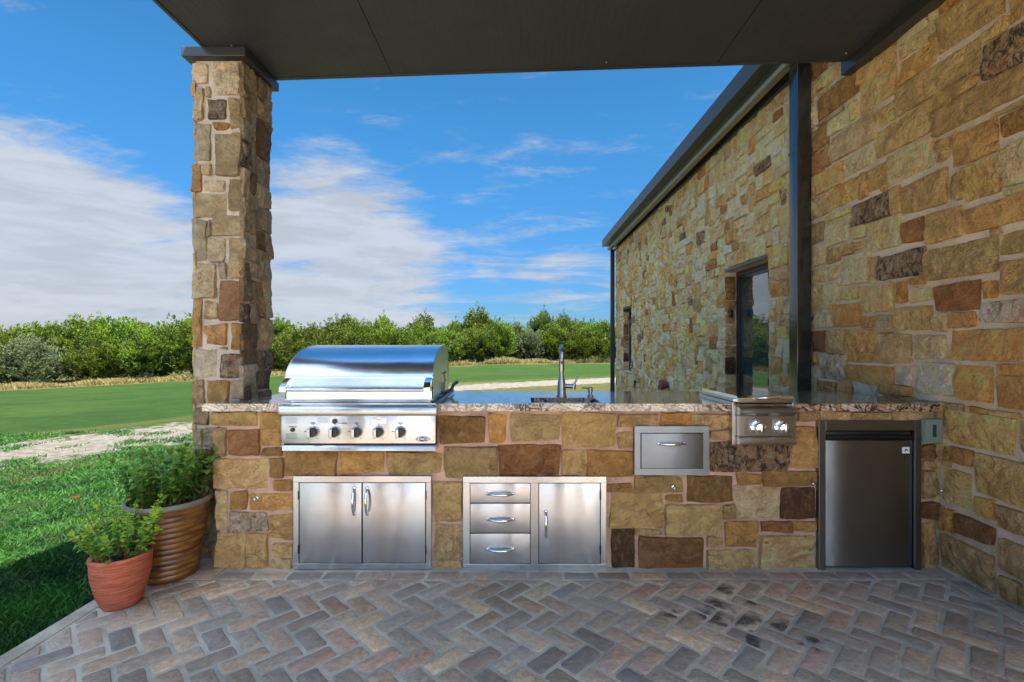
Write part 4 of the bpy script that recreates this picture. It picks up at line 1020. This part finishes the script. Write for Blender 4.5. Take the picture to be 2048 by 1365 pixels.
# ------------------------------------------------------------------ fridge, outlet
fr = empty('mini_fridge', 'compact fridge with dark stainless door built into the right end of the counter', 'fridge', (PX(1740, dy), 3.1, 0))
q = MB(); bx(q, 1638, 1651.5, 842, 1141, 2.872, 2.93, .002, 2.872); bx(q, 1830, 1843, 842, 1141, 2.872, 2.93, .002, 2.872); bx(q, 1651.5, 1830, 842, 861.5, 2.872, 2.93, .002, 2.872); q.build('surround', M['steel_dark'], fr)
q = MB(); q.box(PX(1652, 2.872), PX(1829.5, 2.872), 2.912, 3.48, .012, PZ(862.5, 2.872)); q.build('cabinet', M['black'], fr)
fx0, fx1 = PX(1653.5, 2.872), PX(1828.5, 2.872); fz0, fz1 = PZ(1134, 2.872), PZ(882, 2.872)
q = MB(); n = 14; vs = []
for z in (fz0, fz1):
    for i in range(n+1):
        t = i/n; vs.append((fx0+(fx1-fx0)*t, 2.887-.020*(1-(2*t-1)**4)+(.003 if z == fz0 else 0), z))
for z in (fz0, fz1):
    for i in range(n+1): vs.append((fx0+(fx1-fx0)*i/n, 2.9115, z))
k = n+1; fs = []
for i in range(n):
    fs += [(i, i+1, k+i+1, k+i), (2*k+i, 3*k+i, 3*k+i+1, 2*k+i+1), (i, 2*k+i, 2*k+i+1, i+1), (k+i, k+i+1, 3*k+i+1, 3*k+i)]
fs += [(0, k, 3*k, 2*k), (n, 2*k+n, 3*k+n, k+n)]
q.add(vs, fs); door = q.build('door', M['steel_dark'], fr, smooth=40)
q = MB(); q.box(fx0, fx1, 2.896, 2.9115, fz1+.002, fz1+.052, .002); q.tube([(fx0+.004, 2.880, fz1+.022), ((fx0+fx1)/2, 2.872, fz1+.026), (fx1-.004, 2.880, fz1+.022)], .007, 10); q.build('door_grip', M['black'], door, smooth=50)
q = MB(); q.box(fx0, fx1, 2.893, 2.9115, .006, fz0-.002); q.build('base_seal', M['black'], door)
bxx, bzz = PX(1812, 2.868), PZ(901, 2.868)
q = MB(); q.box(bxx-.021, bxx+.021, 2.8665, 2.872, bzz-.019, bzz+.019, .002); bd = q.build('badge', M['white'], door)
q = MB(); q.prism([(bxx-.014, bzz-.006)]+[(bxx+.0115*math.cos(a), bzz-.004+.0125*math.sin(a)) for a in [math.pi-i*math.pi/8 for i in range(9)]]+[(bxx+.014, bzz-.006)], 2.8655, 2.8666, 'Y'); q.build('badge_mark', M['ink'], bd)
q = MB(); q.prism([(bxx-.002, bzz-.006), (bxx-.001, bzz+.001), (bxx+.003, bzz+.002), (bxx+.006, bzz-.001), (bxx+.007, bzz-.006)], 2.8652, 2.8656, 'Y'); q.box(bxx-.013, bxx+.013, 2.8655, 2.8666, bzz-.013, bzz-.010); q.build('badge_mark', M['white'], bd)
q = MB(); q.box(PX(1808.5, 2.868)-.0, PX(1812, 2.868), 2.8675, 2.870, PZ(917, 2.868), PZ(914.5, 2.868)); q.build('scuff', M['ink'], door)
ob = empty('outlet_box', 'grey green weatherproof outlet cover on the stone right of the fridge', 'outlet', (PX(1867, 2.87), 2.9, .75))
q = MB(); bx(q, 1848, 1888, 840, 887, 2.872, 2.905, .006, 2.86); q.build('base', M['green_plastic'], ob, smooth=30)
x0, x1, z0, z1 = PX(1851, 2.84), PX(1886, 2.84), PZ(885, 2.84), PZ(840, 2.84); wx0, wx1, wz0, wz1 = PX(1866, 2.84), PX(1874, 2.84), PZ(875, 2.84), PZ(850, 2.84)
q = MB()
for a, b, c, d in ((x0, wx0, z0, z1), (wx1, x1, z0, z1), (wx0, wx1, z0, wz0), (wx0, wx1, wz1, z1)): q.box(a, b, 2.842, 2.874, c, d, .0)
lidb = q.build('lid', M['green_plastic'], ob)
q = MB(); q.box(x0-.002, x1+.002, 2.848, 2.872, z0-.003, z1+.003, .008, 3); q.build('lid_rim', M['green_plastic'], lidb, smooth=40)
q = MB(); q.box(wx0, wx1, 2.8425, 2.8475, wz0, wz1); q.build('window_slot', M['ink'], lidb)
q = MB(); q.box(x0-.006, x0+.004, 2.846, 2.86, z0, z0+.022, .003); q.build('latch', M['green_plastic'], lidb)

# ------------------------------------------------------------------ sink, faucet, soap
sk = empty('undermount_sink', 'undermount steel sink let into the granite counter behind the drawers', 'sink', ((SKX[0]+SKX[1])/2, 3.05, .8))
q = MB(); a, b = SKX[0]-.012, SKX[1]+.012; c, d = SKY[0]-.008, SKY[1]+.012; zb = .80; zt_ = CB-.001
def wallq(q, p, r): q.add([(p[0], p[1], zb), (r[0], r[1], zb), (r[0], r[1], zt_), (p[0], p[1], zt_)], [(0, 1, 2, 3)])
wallq(q, (a, c), (b, c)); wallq(q, (b, c), (b, d)); wallq(q, (b, d), (a, d)); wallq(q, (a, d), (a, c)); q.add([(a, c, zb), (b, c, zb), (b, d, zb), (a, d, zb)], [(0, 1, 2, 3)])
q.build('basin', M['steel'], sk, recalc=False)
MB().lathe(((a+b)/2, 3.05, zb+.001), [(.045, 0), (.045, .003), (.03, .002), (0, .001)], seg=24).build('drain', M['chrome'], sk, smooth=40)
fy = 3.275; fx = PX(1123, fy)
fc = empty('kitchen_faucet', 'tall brushed nickel gooseneck faucet with side lever behind the sink', 'faucet', (fx, fy, CT))
q = MB(); q.lathe((fx, fy, CT+.0005), [(.036, 0), (.036, .004), (.030, .012), (.0285, .05), (.0255, .10), (.019, .128), (.0165, .14)], seg=28); q.build('body', M['nickel'], fc, smooth=50)
zt2 = PZ(691, fy)-.005
pts = [(fx, fy, CT+.13), (fx, fy, CT+.2), (fx-.001, fy, zt2-.08)]
Rr = .075
for i in range(0, 13):
    a = math.pi*i/12; pts.append((fx-.001-.010*(1-math.cos(a))/2, fy-Rr*(1-math.cos(a)), zt2-.062+.062*math.sin(a)))
pts.append((fx-.013, fy-2*Rr-.001, zt2-.085))
q = MB(); q.tube(pts, .0148, 18); q.build('neck', M['nickel'], fc, smooth=60)
hx_, hy_ = fx-.014, fy-2*Rr-.002; ht = zt2-.085
q = MB(); q.lathe((hx_, hy_, ht), [(.0155, .004), (.0158, 0), (.0165, -.02), (.0185, -.075), (.0175, -.080), (0, -.080)][::-1], seg=22); sh = q.build('spray_head', M['nickel'], fc, smooth=50)
q = MB(); q.box(hx_-.006, hx_+.006, hy_-.0195, hy_-.014, ht-.032, ht-.012, .002); q.build('spray_button', M['black'], sh)
q = MB(); q.lathe((hx_, hy_, ht+.001), [(.0162, 0), (.0162, .003)], seg=22); q.build('seam_ring', M['ink'], sh)
lz_ = CT+.072; q = MB(); q.tube([(fx+.015, fy, lz_), (fx+.082, fy-.004, lz_-.004)], [.015, .0165], 16); q.tube([(fx+.079, fy-.004, lz_-.022), (fx+.085, fy-.004, lz_+.014)], [.0165, .014], 14)
lv = q.build('valve', M['nickel'], fc, smooth=50)
q = MB(); q.tube([(fx+.084, fy-.004, lz_+.004), (fx+.098, fy-.004, lz_+.034), (fx+.112, fy-.004, lz_+.068)], [.007, .0065, .006], 10); q.build('lever', M['nickel'], fc, smooth=50)
sxp = PX(1180.5, fy)
sd_ = empty('soap_dispenser', 'low nickel soap dispenser with thin spout on the counter right of the faucet', 'soap dispenser', (sxp, fy, CT))
q = MB(); q.lathe((sxp, fy, CT+.0005), [(.022, 0), (.022, .004), (.014, .010), (.013, .028), (.0165, .030), (.0165, .058), (.013, .062), (0, .062)], seg=22); q.build('pump', M['nickel'], sd_, smooth=40)
q = MB(); q.tube([(sxp, fy, CT+.054), (sxp-.03, fy-.01, CT+.058), (sxp-.058, fy-.02, CT+.060)], [.007, .006, .0045], 10); q.build('spout', M['nickel'], sd_, smooth=50)

# ------------------------------------------------------------------ small chrome hooks, spigot, box, fixture
def hook(px, py, onwall, lab):
    if onwall:
        Y = WX*F/(px-CX); p = Vector((WX-.018, Y, PZ(py, Y))); d = Vector((-1, 0, 0))
    else:
        p = Vector((PX(px, 2.885), 2.889, PZ(py, 2.885))); d = Vector((0, -1, 0))
    o = MB(); o.lathe((0, 0, 0), [(.010, 0), (.010, .002), (.005, .004), (.0045, .018), (.008, .020), (.009, .026), (.005, .032), (0, .033)], 'Y', 14)
    M_ = d.to_track_quat('-Y', 'Z').to_matrix()
    o.v = [tuple(M_ @ Vector(v)+p) for v in o.v]
    ob_ = o.build('wall_hook', M['chrome'], smooth=50); tag(ob_, lab, 'hook', 'small chrome hooks in the stones')
hook(513, 997, False, 'tiny chrome hook in the stone left of the grill doors')
hook(1347, 975, False, 'tiny chrome hook in the stone below the small single drawer')
hook(1622, 966, False, 'tiny chrome hook in the stone beside the left edge of the fridge')
hook(1897, 982, True, 'tiny chrome hook in the side wall stone right of the fridge')
Y = 8.05; zc_ = PZ(770, Y)
sp = empty('hose_spigot', 'spigot under a faded maroon foam cover low on the far stone wall', 'spigot', (WX, Y, zc_))
q = MB(); q.lathe((WX-.02, Y, zc_), [(.055, 0), (.05, -.01), (.068, -.04), (.092, -.12), (.082, -.135), (0, -.137)][::-1], 'X', 18); q.build('cover', M['maroon'], sp, smooth=40)
q = MB(); q.tube([(WX-.15, Y, zc_), (WX-.18, Y, zc_-.01), (WX-.185, Y, zc_-.05), (WX-.17, Y+.02, zc_-.10)], .008, 8); q.build('cord', M['dead_leaf'], sp, smooth=60)
Y = 10.3; q = MB(); q.box(WX-.05, WX+.01, Y-.05, Y+.05, PZ(776, Y), PZ(761, Y), .006); o = q.build('outdoor_socket', M['black']); tag(o, 'small black socket box low on the far wall below the narrow window', 'socket')
fxt = empty('door_speaker', 'small black oval fixture on the stone jamb beside the tall window', 'wall fixture', (2.60, 5.83, 1.72))
q = MB(); q.lathe((2.582, 5.835, PZ(627, 5.83)), [(0, .0), (.02, .0), (.028, .015), (.030, .032), (.02, .042), (0, .043)][::-1], 'Y', 20)
q.v = [(x, y, (z-PZ(627, 5.83))*1.8+PZ(627, 5.83)) for x, y, z in q.v]; q.build('housing', M['black'], fxt, smooth=50)
q = MB(); q.box(2.57, 2.595, 5.82, 5.86, PZ(627, 5.83)-.04, PZ(627, 5.83)+.04); q.build('mount', M['black'], fxt)

# ------------------------------------------------------------------ pots and plants
def leafquad(v, f, c, base, d, up, L, wd, k, curl=.3):
    """a pointed leaf of four triangles folded along its midrib"""
    d = d.normalized(); s = d.cross(up); s = s.normalized() if s.length > 1e-4 else Vector((1, 0, 0)); nrm = s.cross(d)
    tip = base+d*L-nrm*L*curl; mid = base+d*L*.45-nrm*L*curl*.15
    n = len(v); v += [base[:], (mid+s*wd+nrm*wd*.35)[:], tip[:], (mid-s*wd+nrm*wd*.35)[:], mid[:]]
    f += [(n, n+1, n+4), (n+1, n+2, n+4), (n+2, n+3, n+4), (n+3, n, n+4)]; c += [(k, k, k, 1)]*5
pot1 = empty('amber_planter', 'large amber brown ribbed planter at the left end of the counter', 'planter', (-2.037, 2.81, 0))
pr = [(.128, 0), (.140, .004)]
nr = 13
for i in range(nr):
    for t in (0, .25, .5, .75):
        hh = .012+.40*(i+t)/nr; r0 = .142+.060*(hh/.46)**1.0
        pr.append((r0+.0065*abs(math.sin(math.pi*t))**.7-.001, hh))
pr += [(.205, .420)]
MB().lathe((-2.037, 2.81, 0), pr+[(.196, .421), (.190, .36)], seg=64).build('pot', M['amber'], pot1, smooth=60)
MB().lathe((-2.037, 2.81, 0), [(.196, .4205), (.212, .4215), (.2165, .428), (.2165, .444), (.210, .452), (.200, .452), (.194, .444), (.190, .37)], seg=64).build('rim', M['potrim'], pot1, smooth=50)
MB().lathe((-2.037, 2.81, 0), [(.1895, .405), (.1, .412), (0, .41)], seg=32, wob=lambda a, h: .0).build('soil', M['soil'], pot1, smooth=60)
pot2 = empty('terracotta_pot', 'small terracotta pot with fine ridges at the front left of the bricks', 'pot', (-2.055, 2.49, 0))
pr = [(.070, 0), (.080, .003)]
for i in range(24):
    t = i/23; hh = .006+.225*t; r0 = .082+.048*math.sin(min(1, t*1.02)*math.pi*.5)**.9; pr.append((r0+(.0012 if i % 2 else -.0006), hh))
pr += [(.130, .238), (.1345, .245), (.1355, .258), (.131, .266), (.122, .267), (.117, .258), (.114, .22)]
MB().lathe((-2.055, 2.49, 0), pr, seg=56).build('pot', M['terracotta'], pot2, smooth=60)
MB().lathe((-2.055, 2.49, 0), [(.1135, .232), (.06, .236), (0, .235)], seg=28).build('soil', M['soil'], pot2, smooth=60)
def plant(name, label, c, r, z0, nst, hgt, ml, seed, spread, L=.045, wd=.011, dense=13, leanx=0.0):
    rp = random.Random(seed); root = empty(name, label, 'plant', (c[0], c[1], z0))
    sv = MB(); v, f, cc = [], [], []; dv, df, dc = [], [], []; tops = []
    for i in range(nst):
        a = rp.uniform(0, 6.283); rr = r*math.sqrt(rp.random()); b = Vector((c[0]+rr*math.cos(a), c[1]+rr*math.sin(a), z0-.005))
        out = Vector((math.cos(a)*spread*rr/r+rp.uniform(-.08, .08)+leanx, math.sin(a)*spread*rr/r+rp.uniform(-.08, .08), 1)).normalized()
        H = hgt*rp.uniform(.6, 1.08); pts = []; bend = Vector((rp.uniform(-.2, .2), rp.uniform(-.2, .2), -.05))
        for k in range(6): t = k/5; pts.append(b+out*H*t+bend*H*t*t*.6)
        sv.tube(pts, [.0028*(1-.6*k/5) for k in range(6)], 5); tops.append(pts[-1])
        for k in range(dense):
            t = .12+.88*(k+rp.random()*.6)/dense; idx = min(4, int(t*5)); q_ = pts[idx].lerp(pts[idx+1], t*5-idx)
            for sgn in (0, 1):
                az = k*1.57+sgn*math.pi+rp.uniform(-.5, .5); d = Vector((math.cos(az), math.sin(az), rp.uniform(-.1, .9)))
                dead = t < .38 and rp.random() < .45
                kk = min(1, max(0, t*.7+rp.uniform(-.25, .35)))
                if dead: leafquad(dv, df, dc, q_, Vector((d.x*.5, d.y*.5, -.7)), Vector((0, 0, 1)), L*.7, wd*.5, kk, .5)
                else: leafquad(v, f, cc, q_, d, Vector((0, 0, 1)), L*rp.uniform(.6, 1.15)*(1-.25*t), wd*rp.uniform(.8, 1.2), kk, rp.uniform(.1, .5))
        for k in range(4): leafquad(v, f, cc, pts[-1], Vector((rp.uniform(-.6, .6), rp.uniform(-.6, .6), 1)), Vector((1, 0, 0)), L*.6, wd*.7, .9, .2)
    sv.build('stems', M['stem'], root, smooth=60)
    g = MB(); g.v, g.f, g.c = v, f, cc; g.build('leaves', M[ml], root, recalc=False, kind='stuff')
    g = MB(); g.v, g.f, g.c = dv, df, dc
    if dv: g.build('dried_leaves', M['dead_leaf'], root, recalc=False, kind='stuff')
    return root, tops
def flower(root, p, r=.018):
    q = MB()
    for i in range(10):
        a = i*.628; d = Vector((math.cos(a), math.sin(a), .35)).normalized(); s = Vector((-math.sin(a), math.cos(a), 0)); P = Vector(p)
        q.add([P[:], (P+d*r*.6+s*r*.28)[:], (P+d*r)[:], (P+d*r*.6-s*r*.28)[:]], [(0, 1, 2, 3)])
    q.lathe((p[0], p[1], p[2]), [(r*.3, -.003), (r*.3, .003), (0, .006)], seg=8); q.build('flower', M['flower'], root, recalc=False)
rt, tops = plant('bushy_plant', 'dense green bushy plant with many upright stems in the large amber planter', (-2.037, 2.81), .165, .41, 74, .30, 'plant', 3, .32, .060, .019, 10)
flower(rt, (PX(313, 2.72), 2.72, PZ(926, 2.72))); flower(rt, (PX(258, 2.66), 2.66, PZ(1000, 2.66)), .014); flower(rt, (PX(330, 2.7), 2.70, PZ(893, 2.7)), .010)
rt2, tops = plant('marigold_plant', 'loose yellow green leggy plant with one orange bloom in the terracotta pot', (-2.065, 2.49), .095, .235, 30, .29, 'plant_y', 9, .75, .048, .014, 13, -.16)
sp0 = Vector((PX(152, 2.45), 2.45, PZ(996, 2.45)))
q = MB(); q.tube([(-2.10, 2.48, .25), (-2.17, 2.47, .38), (sp0.x+.03, 2.455, sp0.z-.06), sp0[:]], [.003, .0026, .002, .0015], 5); q.build('flower_stem', M['stem'], rt2, smooth=60)
flower(rt2, sp0[:], .022)
q = MB(); rr_ = random.Random(4)
for i in range(7):
    x, y = PX(188, 2.56)+rr_.uniform(-.035, .03), 2.57+rr_.uniform(-.04, .04); z = .0+rr_.uniform(-.03, .01)
    q.tube([(x, y, z), (x+.02, y+rr_.uniform(-.03, .03), z+.025), (x+rr_.uniform(.02, .05), y+rr_.uniform(-.03, .03), z+.005)], .005, 5)
o = q.build('twig_scrap', M['soil'], smooth=60); tag(o, 'scrap of dark twigs on the curb behind the terracotta pot', 'twigs')

# ------------------------------------------------------------------ trees
def crown_mesh(seed, W_, H_, ncl, spiky):
    rt_ = random.Random(seed); v, f, c = [], [], []
    lobes = [(Vector((rt_.uniform(-.26, .26)*W_, rt_.uniform(-.22, .22)*W_, H_*rt_.uniform(.28, .62))), W_*rt_.uniform(.22, .36), H_*rt_.uniform(.26, .40)) for _ in range(9)]
    lobes.append((Vector((0, 0, H_*.42)), W_*.44, H_*.40)); lobes.append((Vector((rt_.uniform(-.1, .1)*W_, 0, H_*.66)), W_*.24, H_*.33))
    for _ in range(ncl):
        lc, rx, rz = rt_.choice(lobes); th = rt_.uniform(0, 6.283); ph = math.acos(rt_.uniform(-.9, 1)); k = rt_.uniform(.5, 1.04)
        n = Vector((math.sin(ph)*math.cos(th), math.sin(ph)*math.sin(th), math.cos(ph)))
        p = lc+Vector((n.x*rx*k, n.y*rx*k, n.z*rz*k))
        if p.z < .04*H_: continue
        if noise.noise(p*(1.5))*1.2+.62 < rt_.random()*.6: continue
        ax = (n*.8+Vector((rt_.uniform(-.4, .4), rt_.uniform(-.4, .4), spiky))).normalized()
        cl = rt_.uniform(.20, .46); tone = min(1, max(0, .40+.42*k*n.z+.9*noise.noise(p*1.3)+rt_.uniform(-.2, .2)))  # clump tops lightened, undersides darkened: crown light and shade painted in
        a = ax.cross(Vector((0, 0, 1))); a = a.normalized() if a.length > .05 else Vector((1, 0, 0)); b = ax.cross(a)
        for i in range(15):
            t = rt_.random(); w = .62*cl*(1-t)**.8; an = rt_.uniform(0, 6.283)
            q0 = p+ax*cl*t+(a*math.cos(an)+b*math.sin(an))*w*rt_.random()
            d = (ax*.9+(a*math.cos(an)+b*math.sin(an))*.8+Vector((0, 0, .3))).normalized(); L = rt_.uniform(.09, .17); s = d.cross(Vector((rt_.uniform(-1, 1), rt_.uniform(-1, 1), rt_.uniform(-1, 1)))).normalized()*.036
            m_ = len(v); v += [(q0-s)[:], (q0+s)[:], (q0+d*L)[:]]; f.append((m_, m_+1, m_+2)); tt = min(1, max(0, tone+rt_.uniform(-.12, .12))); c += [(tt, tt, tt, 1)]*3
    me = bpy.data.meshes.new('crown'); me.from_pydata(v, [], f)
    at = me.color_attributes.new('col', 'FLOAT_COLOR', 'POINT'); at.data.foreach_set('color', [x for q_ in c for x in q_]); return me
def trunk_mesh(seed, W_, H_):
    rt_ = random.Random(seed+50); g = MB()
    for s in range(rt_.choice((2, 3, 4))):
        a = rt_.uniform(0, 6.28); b = Vector((rt_.uniform(-.15, .15), rt_.uniform(-.15, .15), -.15)); p = [b]
        for k in range(5): p.append(p[-1]+Vector((math.cos(a)*W_*.05+rt_.uniform(-.08, .08), math.sin(a)*W_*.05+rt_.uniform(-.08, .08), H_*.15)))
        g.tube(p, [.10, .085, .07, .055, .04, .02], 6)
        for k in range(1, 5):
            for _ in range(2):
                an = rt_.uniform(0, 6.28); e = p[k]+Vector((math.cos(an), math.sin(an), rt_.uniform(-.15, .5)))*W_*rt_.uniform(.14, .28)*(.35 if seed == 106 else 1)
                g.tube([p[k], p[k].lerp(e, .5)+Vector((0, 0, .08)), e], [.028, .018, .008], 5)
    me = bpy.data.meshes.new('trunk'); me.from_pydata(g.v, [], g.f); me.materials.append(M['bark']); return me
VAR = [(101, 4.6, 3.5, 2000, .5), (102, 3.8, 3.9, 1900, .9), (103, 5.4, 3.5, 2200, .5), (104, 3.0, 4.4, 1500, 1.2), (105, 4.4, 4.0, 2100, .9), (106, 2.4, 2.3, 900, .6)]
cr = []; tk = []
for s, W_, H_, n, spk in VAR:
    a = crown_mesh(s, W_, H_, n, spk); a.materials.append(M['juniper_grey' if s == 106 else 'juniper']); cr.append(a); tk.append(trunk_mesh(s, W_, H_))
cr.append(cr[1].copy()); cr[6].materials.clear(); cr[6].materials.append(M['juniper_grey']); tk.append(tk[5])
rt_ = random.Random(77)
desc = ['rounded yellow green juniper', 'mid green ragged juniper', 'wide low spreading juniper', 'tall pointed juniper', 'full dark green juniper', 'small grey green shrub', 'dull grey tree']
def tree(x, y, k, sc, rz, lab, grp='junipers in the tree line beyond the lawn'):
    r_ = bpy.data.objects.new('juniper_tree', None); r_.empty_display_size = .3; COL.objects.link(r_); r_.location = (x, y, gz(x, y)); r_.rotation_euler = (0, 0, rz); r_.scale = sc
    tag(r_, lab, 'tree', grp)
    for nm, me in (('crown', cr[k]), ('trunk', tk[k])):
        o_ = bpy.data.objects.new(nm, me); COL.objects.link(o_); o_.parent = r_
def where(x, y):
    px = CX+F*x/y
    if px < -60: return 'out at the far left end'
    if px < 60: return 'at the left picture edge'
    if px < 170: return 'near the left picture edge'
    if px < 280: return 'midway left of the stone column'
    if px < 385: return 'just left of the stone column'
    if px < 545: return 'behind the stone column'
    if px < 640: return 'just right of the stone column'
    if px < 780: return 'above the left half of the grill hood'
    if px < 900: return 'above the right half of the grill hood'
    if px < 1000: return 'just right of the grill hood'
    if px < 1090: return 'between grill hood and faucet'
    if px < 1160: return 'behind the faucet'
    if px < 1235: return 'beside the far corner downspout'
    return 'hidden beyond the house'
x = -36.0; used = {}
rows = []
while x < 15:
    y = lerp_poly(BND, x)+rt_.uniform(1.4, 2.8); rows.append((x, y, 0)); x += rt_.uniform(1.7, 2.7)
x = -42.0
while x < 22:
    y = lerp_poly(BND, x)+rt_.uniform(4.2, 6.5); rows.append((x, y, 1)); x += rt_.uniform(1.9, 2.9)
x = -46.0
while x < 26:
    y = lerp_poly(BND, x)+rt_.uniform(8, 10.5); rows.append((x, y, 2)); x += rt_.uniform(2.4, 3.4)
ordn = ['', 'second ', 'third ', 'fourth ', 'fifth ', 'sixth ', 'seventh ', 'eighth ']
for (x, y, r_) in rows:
    k = rt_.choice([0, 1, 2, 4, 4, 5, 6, 1] if r_ == 0 else [0, 1, 3, 4, 2, 4] if r_ == 1 else [1, 3, 4, 3])
    s = rt_.uniform(.78, 1.02) if r_ == 0 else rt_.uniform(.95, 1.12)
    if r_ == 2: s *= 1.06
    rowt = ['front row', 'middle row', 'back row'][r_]
    key = (k, r_, where(x, y)); n = used.get(key, 0); used[key] = n+1
    lab = (ordn[n]+desc[k] if n else desc[k])+', '+rowt+' '+where(x, y)
    if len(lab.split()) > 16: print('LONG', lab)
    tree(x, y, k, (s*rt_.uniform(.92, 1.1), s*rt_.uniform(.92, 1.1), s*rt_.uniform(.86, 1.04)), rt_.uniform(0, 6.28), lab)
# the tall juniper right of the hood and the pointed ones by the house
tree(PX(955, 45), 45, 3, (1.25, 1.25, 1.20), 1.0, 'tallest juniper of the tree line standing just right of the grill hood')
tree(PX(1085, 48), 48, 3, (1.1, 1.1, 1.16), 2.0, 'tall pointed juniper standing up left of the faucet top')
tree(PX(1125, 48.5), 48.5, 3, (1.0, 1.0, 1.1), 3.0, 'tall pointed juniper standing up right of the faucet top')
tree(PX(205, 34), 34, 3, (1.1, 1.1, 1.0), .4, 'pointed juniper rising above the middle of the left tree group')
print('objects', len(bpy.data.objects), 'bricks', nb, 'trees', len(rows)+4)
